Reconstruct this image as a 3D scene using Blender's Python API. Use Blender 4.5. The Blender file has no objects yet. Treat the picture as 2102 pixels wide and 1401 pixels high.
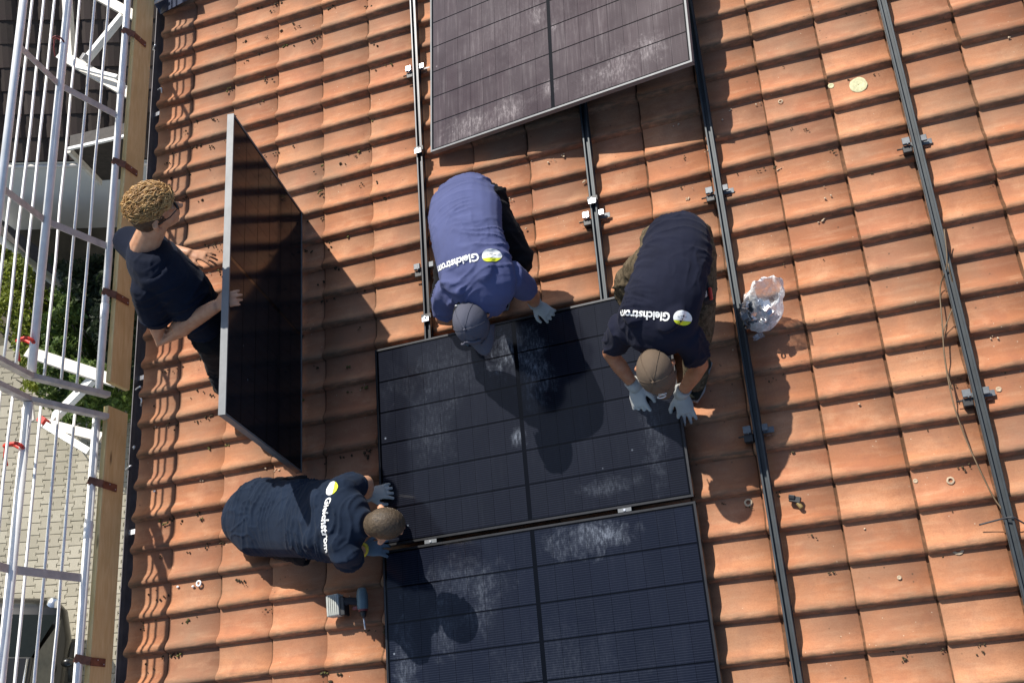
import bpy, bmesh, math, random
from mathutils import Vector, Matrix, noise, Euler
from mathutils.bvhtree import BVHTree
random.seed(7)
S = bpy.context.scene
COL = S.collection

# ------------------------------------------------------------------ frames
PITCH = math.radians(25.0)
cP, sP = math.cos(PITCH), math.sin(PITCH)
Z0 = 12.5                                     # height of the roof frame's origin over the yard
# roof frame: u up the slope, v along the eave, w out of the roof
ROOF = Matrix(((cP, 0, -sP, 0), (0, 1, 0, 0), (sP, 0, cP, Z0), (0, 0, 0, 1)))
YARD = Matrix.Identity(4)
FOC = 2228.18                                 # focal length in photo pixels (2102 wide)
RC = Matrix(((0.93234756, -0.07107777, -0.35450809),
             (-0.19404195, -0.92568869, -0.32472783),
             (-0.3050832, 0.37154864, -0.87685566)))      # rows: camera right, down, forward in the roof frame
CAM = Vector((0.27514926, -3.94814278, 5.3415298))
UPR = Vector((sP, 0, cP))

def ray(x, y): return RC.transposed() @ Vector(((x - 1051) / FOC, (y - 700) / FOC, 1.0))
def at(x, y, w=0.0):
    d = ray(x, y); return CAM + d * ((w - CAM.z) / d.z)
def ground(x, y, z=0.0):
    d = ray(x, y); p = CAM + d * ((z - Z0 - CAM.dot(UPR)) / d.dot(UPR)); return ROOF @ p

# ------------------------------------------------------------------ camera
cd = bpy.data.cameras.new('camera'); cam = bpy.data.objects.new('camera', cd); COL.objects.link(cam)
cd.sensor_width = 36; cd.lens = FOC / 2102 * 36; cd.clip_start = 0.05; cd.clip_end = 2000
r0, r1, r2 = RC[0], RC[1], RC[2]
cam.matrix_world = ROOF @ Matrix(((r0[0], -r1[0], -r2[0], CAM.x), (r0[1], -r1[1], -r2[1], CAM.y), (r0[2], -r1[2], -r2[2], CAM.z), (0, 0, 0, 1)))
S.camera = cam
# ------------------------------------------------------------------ world, sun, exposure
SUN_R = Vector((-0.305, 0.855, 1.0)).normalized()          # towards the sun, roof frame
SUN_W = (ROOF.to_3x3() @ SUN_R).normalized()
wd = bpy.data.worlds.new('World'); S.world = wd; wd.use_nodes = True
nt = wd.node_tree; nt.nodes.clear()
sk = nt.nodes.new('ShaderNodeTexSky'); sk.sky_type = 'NISHITA'; sk.sun_disc = False
sk.sun_elevation = math.asin(SUN_W.z); sk.sun_rotation = math.atan2(SUN_W.x, SUN_W.y)
sk.dust_density = .7
bg = nt.nodes.new('ShaderNodeBackground'); bg.inputs[1].default_value = 0.115
ow = nt.nodes.new('ShaderNodeOutputWorld')
nt.links.new(sk.outputs[0], bg.inputs[0]); nt.links.new(bg.outputs[0], ow.inputs[0])
sl = bpy.data.lights.new('sun', 'SUN'); sl.energy = 4.6; sl.angle = math.radians(0.53); sl.color = (1, .945, .86)
so = bpy.data.objects.new('sun', sl); COL.objects.link(so); so.location = (0, 0, 40)
so.rotation_euler = (-SUN_W).to_track_quat('-Z', 'Y').to_euler()
S.view_settings.view_transform = 'Standard'; S.view_settings.look = 'None'
S.view_settings.exposure = 0.48; S.view_settings.gamma = 1.0; S.view_settings.use_curve_mapping = False
S.cycles.max_bounces = 6; S.cycles.transparent_max_bounces = 12
S.cycles.use_denoising = True

# ------------------------------------------------------------------ mesh helpers
class MB:
    def __init__(s): s.v = []; s.f = []; s.sm = []
    def add(s, vs, fs, smooth=False):
        o = len(s.v); s.v += [Vector(p) for p in vs]; s.f += [tuple(i + o for i in q) for q in fs]; s.sm += [smooth] * len(fs); return s
    def box(s, c, size, R=None):
        R = R or Matrix.Identity(3); c = Vector(c); h = Vector(size) / 2
        vs = [c + R @ Vector((x * h.x, y * h.y, z * h.z)) for x in (-1, 1) for y in (-1, 1) for z in (-1, 1)]
        return s.add(vs, [(0, 1, 3, 2), (4, 6, 7, 5), (0, 4, 5, 1), (2, 3, 7, 6), (0, 2, 6, 4), (1, 5, 7, 3)])
    def bar(s, p, q, wid, hei, up=(0, 0, 1)):
        p, q = Vector(p), Vector(q); x = (q - p); L = x.length; x = x / L
        y = Vector(up).cross(x).normalized(); z = x.cross(y)
        return s.box((p + q) / 2, (L, wid, hei), Matrix((x, y, z)).transposed())
    def tube(s, pts, rad, seg=10, lat=None, cap=True, rnd=False):
        """lofted tube; rad: number, list, or list of (a, b) with a along lat"""
        pts = [Vector(p) for p in pts]; n = len(pts)
        if not isinstance(rad, list): rad = [rad] * n
        rad = [r if isinstance(r, (tuple, list)) else (r, r) for r in rad]
        tang = []
        for i in range(n):
            a = pts[max(i - 1, 0)]; b = pts[min(i + 1, n - 1)]; tang.append((b - a).normalized())
        if lat is None:
            a = Vector((0, 0, 1)) if abs(tang[0].z) < .9 else Vector((1, 0, 0)); lat = a.cross(tang[0]).normalized()
        lats = lat if isinstance(lat, list) else [Vector(lat)] * n
        rings = []; L = None
        for i in range(n):
            l = Vector(lats[i]) if (isinstance(lat, list) or L is None) else L
            l = (l - tang[i] * l.dot(tang[i])).normalized(); L = l
            d = tang[i].cross(l); rings.append((pts[i], l, d, rad[i], tang[i]))
        R2 = []
        if rnd:
            p, l, d, r, t = rings[0]; m = min(r)
            for k in (.35, .75): 
                a = math.acos(1 - k) ; R2.append((p - t * m * (1 - k), l, d, (r[0] * math.sin(a), r[1] * math.sin(a)), t))
        R2 += rings
        if rnd:
            p, l, d, r, t = rings[-1]; m = min(r)
            for k in (.75, .35):
                a = math.acos(1 - k); R2.append((p + t * m * (1 - k), l, d, (r[0] * math.sin(a), r[1] * math.sin(a)), t))
        vs = []; fs = []
        for p, l, d, r, t in R2:
            for k in range(seg):
                a = 2 * math.pi * k / seg; vs.append(p + l * (r[0] * math.cos(a)) + d * (r[1] * math.sin(a)))
        m = len(R2)
        for i in range(m - 1):
            for k in range(seg):
                k2 = (k + 1) % seg; fs.append((i * seg + k, i * seg + k2, (i + 1) * seg + k2, (i + 1) * seg + k))
        s.add(vs, fs, True)
        if cap:
            o = len(s.v) - len(vs)
            s.f += [tuple(o + k for k in reversed(range(seg))), tuple(o + (m - 1) * seg + k for k in range(seg))]; s.sm += [False, False]
        return s
    def ball(s, c, r, R=None, nu=14, nv=9):
        c = Vector(c); R = R or Matrix.Identity(3)
        if not isinstance(r, (tuple, list)): r = (r, r, r)
        vs = [c + R @ Vector((0, 0, r[2]))]
        for i in range(1, nv):
            th = math.pi * i / nv
            for k in range(nu):
                a = 2 * math.pi * k / nu
                vs.append(c + R @ Vector((r[0] * math.sin(th) * math.cos(a), r[1] * math.sin(th) * math.sin(a), r[2] * math.cos(th))))
        vs.append(c + R @ Vector((0, 0, -r[2]))); fs = []
        for k in range(nu): fs.append((0, 1 + k, 1 + (k + 1) % nu))
        for i in range(nv - 2):
            for k in range(nu):
                a = 1 + i * nu + k; b = 1 + i * nu + (k + 1) % nu; fs.append((a, a + nu, b + nu, b))
        e = len(vs) - 1; o = 1 + (nv - 2) * nu
        for k in range(nu): fs.append((e, o + (k + 1) % nu, o + k))
        return s.add(vs, fs, True)
    def prism(s, poly, z0, z1, T=None, smooth=False):
        T = T or Matrix.Identity(4); n = len(poly)
        vs = [T @ Vector((x, y, z)) for z in (z0, z1) for x, y in poly]
        fs = [tuple(reversed(range(n))), tuple(range(n, 2 * n))] + [(k, (k + 1) % n, n + (k + 1) % n, n + k) for k in range(n)]
        return s.add(vs, fs, smooth)
    def extrude(s, prof, p, q, side, up):
        """closed profile (y, z) swept from p to q; y along side, z along up"""
        p, q, side, up = Vector(p), Vector(q), Vector(side), Vector(up); n = len(prof)
        vs = [e + side * y + up * z for e in (p, q) for y, z in prof]
        fs = [tuple(range(n)), tuple(reversed(range(n, 2 * n)))] + [(k, n + k, n + (k + 1) % n, (k + 1) % n) for k in range(n)]
        return s.add(vs, fs)
    def mesh(s, name, off=None):
        off = Vector(off) if off is not None else Vector()
        me = bpy.data.meshes.new(name); me.from_pydata([tuple(p - off) for p in s.v], [], s.f)
        me.polygons.foreach_set('use_smooth', s.sm); me.update(); return me

def fuse(mb, voxel=.01, smooth=6, disp=None, off=None):
    """union of the closed shapes in mb as one smooth skin"""
    me = mb.mesh('raw'); o = bpy.data.objects.new('raw', me); COL.objects.link(o)
    m = o.modifiers.new('r', 'REMESH'); m.mode = 'VOXEL'; m.voxel_size = voxel
    m = o.modifiers.new('s', 'SMOOTH'); m.factor = .5; m.iterations = smooth
    dg = bpy.context.evaluated_depsgraph_get(); out = bpy.data.meshes.new_from_object(o.evaluated_get(dg))
    bpy.data.objects.remove(o); bpy.data.meshes.remove(me)
    off = Vector(off) if off is not None else Vector()
    if disp:
        cs = [(v.co.copy(), v.normal.copy()) for v in out.vertices]
        for v, (c, n) in zip(out.vertices, cs): v.co = c + n * disp(c, n)
    for v in out.vertices: v.co -= off
    out.polygons.foreach_set('use_smooth', [True] * len(out.polygons)); out.update(); return out

# ------------------------------------------------------------------ scene objects
LOC = {}; FRM = {}
def tag(o, label=None, cat=None, group=None, kind=None):
    if label: o['label'] = label
    if cat: o['category'] = cat
    if group: o['group'] = group
    if kind: o['kind'] = kind
    return o
def thing(name, label, cat, loc=(0, 0, 0), group=None, frame=ROOF, kind=None):
    o = bpy.data.objects.new(name, None); COL.objects.link(o); o.empty_display_size = .1
    o.matrix_world = frame @ Matrix.Translation(Vector(loc)); LOC[o] = Vector(loc); FRM[o] = frame
    return tag(o, label, cat, group, kind)
def part(name, mb, mat, parent, bevel=0, smooth_angle=None, label=None, off=None):
    off = LOC[parent] if off is None else off
    me = mb.mesh(name, off) if isinstance(mb, MB) else mb
    me.materials.clear(); me.materials.append(mat)
    o = bpy.data.objects.new(name, me); COL.objects.link(o); o.parent = parent; LOC[o] = LOC[parent]
    if bevel:
        m = o.modifiers.new('bevel', 'BEVEL'); m.width = bevel; m.segments = 2; m.limit_method = 'ANGLE'; m.angle_limit = math.radians(40)
    if label: o['label'] = label
    return o
def solo(name, mb, mat, label=None, cat=None, loc=(0, 0, 0), group=None, frame=ROOF, kind=None, bevel=0):
    me = mb.mesh(name, loc) if isinstance(mb, MB) else mb
    me.materials.clear(); me.materials.append(mat)
    o = bpy.data.objects.new(name, me); COL.objects.link(o); o.matrix_world = frame @ Matrix.Translation(Vector(loc)); LOC[o] = Vector(loc)
    if bevel:
        m = o.modifiers.new('bevel', 'BEVEL'); m.width = bevel; m.segments = 2; m.limit_method = 'ANGLE'; m.angle_limit = math.radians(40)
    return tag(o, label, cat, group, kind)
def copy_tree(o, parent=None):
    c = o.copy(); COL.objects.link(c); LOC[c] = LOC[o]
    if parent: c.parent = parent
    for ch in list(o.children): copy_tree(ch, c)
    return c

# ------------------------------------------------------------------ materials
class NT:
    def __init__(s, name):
        s.m = bpy.data.materials.new(name); s.m.use_nodes = True; s.t = s.m.node_tree; s.n = s.t.nodes; s.n.clear()
        s.out = s.n.new('ShaderNodeOutputMaterial'); s.b = s.n.new('ShaderNodeBsdfPrincipled'); s.l(s.b.outputs[0], s.out.inputs[0])
    def l(s, a, b): s.t.links.new(a, b)
    def node(s, t, **k):
        q = s.n.new(t)
        for a, b in k.items(): setattr(q, a, b)
        return q
    def put(s, sock, val):
        if hasattr(val, 'is_linked') or hasattr(val, 'links'): s.l(val, sock)
        else: sock.default_value = val
    def set(s, **k):
        names = dict(color='Base Color', rough='Roughness', metal='Metallic', spec='Specular IOR Level', coat='Coat Weight', coatr='Coat Roughness', alpha='Alpha', trans='Transmission Weight', normal='Normal', sheen='Sheen Weight', ior='IOR', emit='Emission Color', emits='Emission Strength', sss='Subsurface Weight')
        for a, b in k.items():
            if a in ('color',) and isinstance(b, (tuple, list)) and len(b) == 3: b = (*b, 1)
            s.put(s.b.inputs[names[a]], b)
        return s
    def coord(s, which='Object', scale=(1, 1, 1), rot=(0, 0, 0), obj=None, loc=(0, 0, 0)):
        c = s.node('ShaderNodeTexCoord'); c.object = obj
        m = s.node('ShaderNodeMapping'); m.inputs['Scale'].default_value = scale; m.inputs['Rotation'].default_value = rot; m.inputs['Location'].default_value = loc
        s.l(c.outputs[which], m.inputs[0]); return m.outputs[0]
    def pos(s, scale=(1, 1, 1), rot=(0, 0, 0)):
        g = s.node('ShaderNodeNewGeometry'); m = s.node('ShaderNodeMapping'); m.inputs['Scale'].default_value = scale; m.inputs['Rotation'].default_value = rot
        s.l(g.outputs['Position'], m.inputs[0]); return m.outputs[0]
    def noise(s, vec, scale, detail=4, rough=.55, dist=0):
        q = s.node('ShaderNodeTexNoise'); q.inputs['Scale'].default_value = scale; q.inputs['Detail'].default_value = detail; q.inputs['Roughness'].default_value = rough; q.inputs['Distortion'].default_value = dist
        s.l(vec, q.inputs['Vector']); return q.outputs[0]
    def vor(s, vec, scale, feat='F1', out=0, rand=1):
        q = s.node('ShaderNodeTexVoronoi'); q.feature = feat; q.inputs['Scale'].default_value = scale; q.inputs['Randomness'].default_value = rand; s.l(vec, q.inputs['Vector']); return q.outputs[out]
    def ramp(s, fac, stops, interp='LINEAR'):
        q = s.node('ShaderNodeValToRGB'); q.color_ramp.interpolation = interp; e = q.color_ramp.elements
        while len(e) < len(stops): e.new(.5)
        for el, (p, c) in zip(e, stops):
            el.position = p; el.color = (c, c, c, 1) if not isinstance(c, (tuple, list)) else (*c, 1)
        s.l(fac, q.inputs[0]); return q.outputs[0]
    def mix(s, fac, a, b, mode='MIX'):
        q = s.node('ShaderNodeMix'); q.data_type = 'RGBA'; q.blend_type = mode
        for sock, v in ((q.inputs[0], fac), (q.inputs[6], a), (q.inputs[7], b)):
            if isinstance(v, (tuple, list)): v = (*v, 1) if len(v) == 3 else v
            s.put(sock, v)
        return q.outputs[2]
    def math(s, op, a, b=0.0, c=None):
        q = s.node('ShaderNodeMath'); q.operation = op; s.put(q.inputs[0], a); s.put(q.inputs[1], b)
        if c is not None: s.put(q.inputs[2], c)
        return q.outputs[0]
    def bump(s, h, strength=.3, dist=.01):
        q = s.node('ShaderNodeBump'); q.inputs['Strength'].default_value = strength; q.inputs['Distance'].default_value = dist; s.l(h, q.inputs['Height']); s.l(q.outputs[0], s.b.inputs['Normal']); return s
    def rnd(s):
        return s.node('ShaderNodeObjectInfo').outputs['Random']

def simple(name, color, rough=.5, metal=0, var=.15, scale=20, bump=0, **k):
    t = NT(name); p = t.coord()
    n = t.noise(p, scale, 5, .6)
    t.set(color=t.mix(t.ramp(n, [(.3, 0.0), (.7, 1.0)]), tuple(c * (1 - var) for c in color), tuple(min(1, c * (1 + var)) for c in color)), rough=rough, metal=metal, **k)
    if bump: t.bump(n, bump, .004)
    return t.m

def terracotta():
    t = NT('terracotta'); P = t.pos(rot=(0, PITCH, 0))            # along-slope axes
    g = t.node('ShaderNodeNewGeometry')
    r = t.math('FRACT', t.math('ADD', t.math('MULTIPLY', t.rnd(), 7.31), t.math('MULTIPLY', g.outputs['Random Per Island'], 3.7)))
    base = t.ramp(r, [(0, (.33, .125, .058)), (.2, (.47, .200, .094)), (.4, (.38, .150, .070)), (.6, (.52, .238, .118)), (.8, (.43, .172, .086)), (.92, (.30, .142, .080)), (1, (.46, .205, .108))])
    st = t.node('ShaderNodeMapping'); st.inputs['Scale'].default_value = (1, 6, 1); t.l(P, st.inputs[0])
    streak = t.noise(st.outputs[0], 9, 6, .65, .4)
    base = t.mix(t.ramp(streak, [(.35, 0.0), (.7, .55)]), base, t.mix(.6, base, (.30, .12, .06)))
    pale = t.noise(st.outputs[0], 5, 5, .6)
    base = t.mix(t.ramp(pale, [(.5, 0.0), (.75, .45)]), base, (.58, .34, .20))
    bl = t.noise(P, 7.5, 5, .65, .5)
    base = t.mix(t.ramp(bl, [(.48, 0.0), (.68, .55)]), base, (.30, .115, .062))
    bl2 = t.noise(t.pos(scale=(1, 1, 1), rot=(.4, PITCH, .3)), 5.2, 5, .6)
    base = t.mix(t.ramp(bl2, [(.52, 0.0), (.70, .5)]), base, (.57, .31, .175))
    soot = t.noise(P, 1.6, 6, .62)
    base = t.mix(t.ramp(soot, [(.46, 0.0), (.70, .7)]), base, (.20, .140, .092))
    # dark growth on the crest of the roll (object z is the height of the tile's relief)
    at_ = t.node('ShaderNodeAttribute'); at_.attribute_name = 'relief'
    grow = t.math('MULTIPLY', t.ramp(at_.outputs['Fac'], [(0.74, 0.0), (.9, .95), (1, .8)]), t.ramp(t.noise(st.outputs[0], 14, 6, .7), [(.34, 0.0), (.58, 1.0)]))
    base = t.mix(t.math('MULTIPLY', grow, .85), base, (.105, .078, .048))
    pan = t.math('MULTIPLY', t.ramp(at_.outputs['Fac'], [(0.0, .95), (.58, .0)]), t.ramp(t.noise(P, 4.5, 6, .7), [(.34, .15), (.62, .9)]))  # pan grime, darkened further: the pan's weaker sun is put into the colour
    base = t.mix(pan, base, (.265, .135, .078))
    fine = t.noise(P, 140, 3, .6)
    base = t.mix(t.ramp(fine, [(.3, .28), (.55, 0.0)]), base, (.22, .09, .045))
    dots = t.vor(P, 26); dmask = t.math('MULTIPLY', t.ramp(dots, [(.05, 1.0), (.09, 0.0)]), t.ramp(t.noise(P, 2.2, 3, .5), [(.52, 0.0), (.58, 1.0)]))
    base = t.mix(t.math('MULTIPLY', dmask, .6), base, (.60, .50, .36))
    dk = t.vor(P, 17); dm2 = t.math('MULTIPLY', t.ramp(dk, [(.05, 1.0), (.1, 0.0)]), t.ramp(t.noise(P, 1.3, 3, .5), [(.5, 0.0), (.56, 1.0)]))
    base = t.mix(t.math('MULTIPLY', dm2, .75), base, (.07, .05, .03))
    jt = t.node('ShaderNodeAttribute'); jt.attribute_name = 'joint'
    base = t.mix(t.math('MULTIPLY', t.ramp(jt.outputs['Fac'], [(.25, 0.0), (.9, 1.0)]), t.ramp(t.noise(P, 30, 4), [(.25, .35), (.55, .85)])), base, (.10, .055, .030))
    t.set(color=base, rough=.78, spec=.25)
    h = t.math('ADD', t.math('MULTIPLY', fine, .3), t.math('MULTIPLY', streak, .7))
    t.bump(h, .28, .004); return t.m
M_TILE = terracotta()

def wood(name, a, b):
    t = NT(name); p = t.coord(scale=(1, .12, 1)); n = t.noise(p, 40, 6, .6, .8); n2 = t.noise(t.coord(), 3, 3)
    c = t.mix(t.ramp(n, [(.35, 0.0), (.65, 1.0)]), a, b); c = t.mix(t.ramp(n2, [(.4, 0.0), (.7, .4)]), c, tuple(x * .7 for x in a))
    kn = t.vor(t.coord(scale=(7, 1.6, 7)), 1.0); c = t.mix(t.ramp(kn, [(.03, .8), (.09, 0.0)]), c, (.10, .05, .02))
    t.set(color=c, rough=.7, spec=.25); t.bump(n, .2, .003); return t.m
M_PLANK = wood('pine_board', (.72, .54, .24), (.82, .66, .34))
M_GALV = simple('galvanised_steel', (.86, .855, .84), .5, .05, .10, 9)
M_GALV2 = simple('weathered_zinc', (.56, .53, .48), .6, .1, .2, 14)
M_PAINT = simple('white_steel', (.72, .72, .70), .5, 0, .08, 12)
M_RUST = simple('rusty_strap', (.20, .085, .05), .7, .2, .35, 30, .3)
M_REDD = simple('dark_red_tie', (.14, .02, .02), .5)
M_RED = simple('red_strap', (.55, .035, .02), .45, 0, .15, 20)
M_GUT = simple('dark_gutter', (.15, .14, .15), .45, .3, .3, 8)
M_RAIL = simple('anodised_rail', (.026, .033, .038), .5, .3, .25, 12)
M_RAILK = simple('black_rail', (.022, .023, .026), .33, .5, .2, 12)
M_STEEL = simple('bright_steel', (.66, .67, .70), .28, .75, .12, 30)
M_HOOK = simple('hook_steel', (.125, .135, .145), .5, .3, .25, 30)
M_BLACK = simple('black_plastic', (.014, .014, .015), .5, 0, .3, 30)
M_FRAMEK = simple('black_frame', (.022, .023, .026), .35, .55, .2, 20)
M_FRAMES = simple('silver_frame', (.16, .165, .17), .55, .2, .12, 20)
M_DECK = simple('roof_underlay', (.05, .035, .03), .9)
M_PLASTER = simple('white_plaster', (.66, .655, .63), .9, 0, .05, 3, .1)
M_DARKWOOD = simple('dark_stained_wood', (.035, .028, .024), .7, 0, .4, 14)
M_HOUSEWALL = simple('house_plaster', (.58, .55, .48), .9, 0, .06, 3)
# ================================================================== HOUSE: roof, tiles, gutter, walls
TA, TB = 0.345, 0.19774                       # course length and roll spacing
PROF = [(-.10, .006), (0, .001), (.14, 0), (.34, .0), (.48, .0015), (.58, .006), (.66, .0145), (.73, .025), (.79, .033), (.845, .0375), (.89, .0375), (.93, .032), (.96, .020), (.982, .007), (.994, -.007)]
house = thing('house', 'house whose orange clay tiled roof fills most of the picture', 'house', (0, 0, 0))
U0, U1, V0, V1 = -12 * TA, 7 * TA, 4.2, -6.2
mb = MB().box(((U0 + U1) / 2 + .07, (V0 + V1) / 2, -.065), (U1 - U0 - .2, V0 - V1, .09))
roof = part('roof', mb, M_DECK, house)

def tile_mesh(seed, cut=0.0):
    rs = random.Random(seed); vs = []; rel = []; joint = []
    rings = [(cut + .004, -.024, 1), (cut, -.005, 1), (cut + .005, .0, 0), (TA - .013, -.0110, 0), (TA - .0095, -.0215, 1), (TA + .035, -.0245, 1)]      # (u, height offset, keeps profile)
    wob = [rs.uniform(-.0012, .0012) for _ in PROF]
    for u, dz, keep in rings:
        for k, (q, h) in enumerate(PROF):
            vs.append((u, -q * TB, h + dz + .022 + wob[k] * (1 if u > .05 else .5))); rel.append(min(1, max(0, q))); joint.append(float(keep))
    n = len(PROF); fs = [(i * n + k + 1, i * n + k, (i + 1) * n + k, (i + 1) * n + k + 1) for i in range(len(rings) - 1) for k in range(n - 1)]
    return vs, fs, (rel, joint)
def tile_obj_mesh(name, vs, fs, rel):
    me = bpy.data.meshes.new(name); me.from_pydata([tuple(v) for v in vs], [], fs)
    me.polygons.foreach_set('use_smooth', [True] * len(fs))
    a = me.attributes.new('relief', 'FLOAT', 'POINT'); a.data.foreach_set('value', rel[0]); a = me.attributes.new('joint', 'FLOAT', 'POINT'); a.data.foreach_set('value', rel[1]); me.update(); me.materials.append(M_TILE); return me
variants = [tile_mesh(k) for k in range(5)]
vmesh = [tile_obj_mesh('roof_tile', *v) for v in variants]
ev = [tile_mesh(20 + k, .062) for k in range(5)]; emesh = [tile_obj_mesh('roof_tile', *v) for v in ev]
slots = []
for i in range(-12, 7):
    for j in range(-21, 31):
        c = Vector((i * TA + TA / 2, -j * TB - TB / 2, .02)); d = RC @ (c - CAM)
        x, y = FOC * d.x / d.z + 1051, FOC * d.y / d.z + 700
        inside = -60 < x < 2162 and -45 < y < 1446
        slots.append((0 if inside else 1, d.z, i, j))
slots.sort()
rest_v, rest_f, rest_r = [], [], ([], [])
rt = random.Random(3)
for k, (out, dep, i, j) in enumerate(slots):
    M = Matrix.Translation(Vector((i * TA + rt.uniform(-.004, .004), -j * TB + .012 + rt.uniform(-.002, .002), rt.uniform(-.0015, .0035)))) @ Euler((rt.gauss(0, .008), rt.gauss(0, .004), rt.gauss(0, .006))).to_matrix().to_4x4()
    q = k % 5
    if k < 300:
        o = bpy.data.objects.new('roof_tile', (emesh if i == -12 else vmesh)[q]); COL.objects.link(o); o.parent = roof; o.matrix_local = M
    else:
        vs, fs, rel = (ev if i == -12 else variants)[q]; b = len(rest_v)
        rest_v += [M @ Vector(v) for v in vs]; rest_f += [tuple(b + t for t in f) for f in fs]; rest_r[0].extend(rel[0]); rest_r[1].extend(rel[1])
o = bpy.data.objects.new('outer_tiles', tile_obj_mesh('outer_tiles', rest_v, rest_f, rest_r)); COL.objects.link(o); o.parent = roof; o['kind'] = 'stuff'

# gutter: half round trough along the eave
gp = [(-.075 + .075 * math.cos(math.pi + math.pi * k / 10), -.0 + .075 * math.sin(math.pi + math.pi * k / 10)) for k in range(11)]
gp += [(y * .94 - .0045, z * .94) for y, z in reversed(gp)]
gx = U0 + .125
mb = MB().extrude(gp, (gx, V0, -.035), (gx, V1, -.035), UPR.cross(Vector((0, 1, 0))) * -1, UPR)
gut = part('gutter', mb, M_GUT, house)
mb = MB().box((gx + .0, (V0 + V1) / 2, -.11), (.03, V0 - V1, .14)); part('fascia', mb, M_DARKWOOD, house)
for k in range(9):
    v = 3.6 - k * 1.0
    part('gutter_bracket', MB().bar((gx - .155, v, -.02), (gx + .03, v, .004), .03, .005), M_STEEL if k % 2 else M_GALV, house)
# walls under the eave (yard coordinates turned into the roof frame)
RI = ROOF.inverted()
def wbox(mb, lo, hi):
    lo, hi = Vector(lo), Vector(hi); c = RI @ ((lo + hi) / 2); return mb.box(c, hi - lo, RI.to_3x3())
ex = (ROOF @ Vector((U0, 0, 0))).x; ez = (ROOF @ Vector((U0, 0, 0))).z
part('wall', wbox(MB(), (ex + .55, V1 + .3, 0), (ex + 4.8, V0 - .3, ez + .1)), M_HOUSEWALL, house)

# ================================================================== MOUNTING RAILS AND HOOKS
RAILW, RAILH, RTOP = .040, .040, .104
rp = [(-.02, 0), (.02, 0), (.02, .040), (.0095, .040), (.0095, .031), (.0125, .031), (.0125, .020), (-.0125, .020), (-.0125, .031), (-.0095, .031), (-.0095, .040), (-.02, .040)]
RU = [-2.052, -1.005, -.312, .708]
rail_lab = ['black mounting rail farthest left, beside the man in the bright blue shirt', 'grey mounting rail that runs out from under the top panel down to the bent workers',
            'grey mounting rail passing between the brown capped worker and the clear bag', 'grey mounting rail farthest right on the bare tiles, with loose wires beside it']
spans = [(3.4, -5.2), (3.3, -5.2), (3.4, -5.2), (3.4, -5.2)]
for u, lab, (a, b), m in zip(RU, rail_lab, spans, (M_RAILK, M_RAIL, M_RAIL, M_RAIL)):
    mb = MB().extrude([(y, z + RTOP - .04) for y, z in rp], (u, a, 0), (u, b, 0), (1, 0, 0), (0, 0, 1))
    t = thing('mounting_rail', lab, 'mounting rail', (u, 0, RTOP - .04), 'mounting rails fixed across the roof tiles')
    part('profile', mb, m, t, .0015)
    for s in (-1, 1):
        part('side_lip', MB().box((u + s * .0215, (a + b) / 2, RTOP - .030), (.003, a - b, .006)), m, t)
def hook(u, v, lab, bright=False):
    t = thing('roof_hook', lab, 'roof hook', (u, v, .045), 'roof hooks that carry the rails')
    m = M_STEEL if bright else M_HOOK
    part('arm', MB().bar((u - .03, v, .052), (u + .075, v + .0, .046), .030, .006), M_HOOK, t, .001)
    part('upright', MB().box((u - .045, v, .075), (.007, .036, .062)), m, t, .001)
    part('clamp_block', MB().box((u - .050, v + .004, .096), (.038, .036, .020)), m, t, .002); part('clamp_block', MB().box((u + .036, v + .006, .084), (.030, .034, .014)), m, t, .002)
    part('rubber_pad', MB().box((u - .050, v - .034, .064), (.046, .040, .046)), M_BLACK, t, .004)
    part('bolt', MB().tube([(u - .10, v - .02, .07), (u - .02, v - .02, .07)], .005, 6), M_BLACK, t)
    part('bolt', MB().tube([(u + .02, v - .03, .055), (u + .06, v - .03, .055)], .004, 6), M_RUST, t)
for (px, py, k, lab, br) in ((1878, 288, 3, 'roof hook on the far right rail, the upper one, above the loose wires', False),
                         (2008, 805, 3, 'roof hook on the far right rail at mid height, beside an ochre stain', False),
                         (1470, 390, 2, 'roof hook just above the back of the brown capped man', False),
                         (1555, 880, 2, 'roof hook on the rail below the clear plastic bag', False),
                         (868, 135, 0, 'bright roof hook half hidden at the left edge of the top panel', True),
                         (876, 545, 0, 'roof hook beside the lettering of the bright blue shirt', False),
                         (1218, 440, 1, 'bright silver roof hook on the middle rail between two bent workers', True)):
    p = at(px, py, .09); hook(RU[k], p.y, lab, br)
def clamp(u, v, lab, w=RTOP, tall=.036):
    t = thing('module_clamp', lab, 'clamp', (u, v, w), 'clamps that hold the panels on the rails')
    part('clamp_body', MB().box((u, v, w + .008), (.044, .016, .016)), M_HOOK, t, .001); part('clamp_plate', MB().box((u, v - .012, w + .0195), (.044, .028, .006)), M_STEEL, t, .001)
    part('clamp_base', MB().box((u, v + .012, w + .004), (.060, .030, .010)), M_BLACK, t, .001)
    part('bolt', MB().tube([(u, v, w), (u, v, w + .03)], .006, 8), M_STEEL, t)
for (px, py, k, lab) in ((864, 308, 0, 'loose module clamp on the left rail at the lower left corner of the top panel'),
                         (876, 653, 0, 'loose module clamp on the left rail just above the middle panel'),
                         (1211, 413, 1, 'loose module clamp on the middle rail above a silver roof hook')):
    p = at(px, py, RTOP); clamp(RU[k], p.y, lab)

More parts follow.
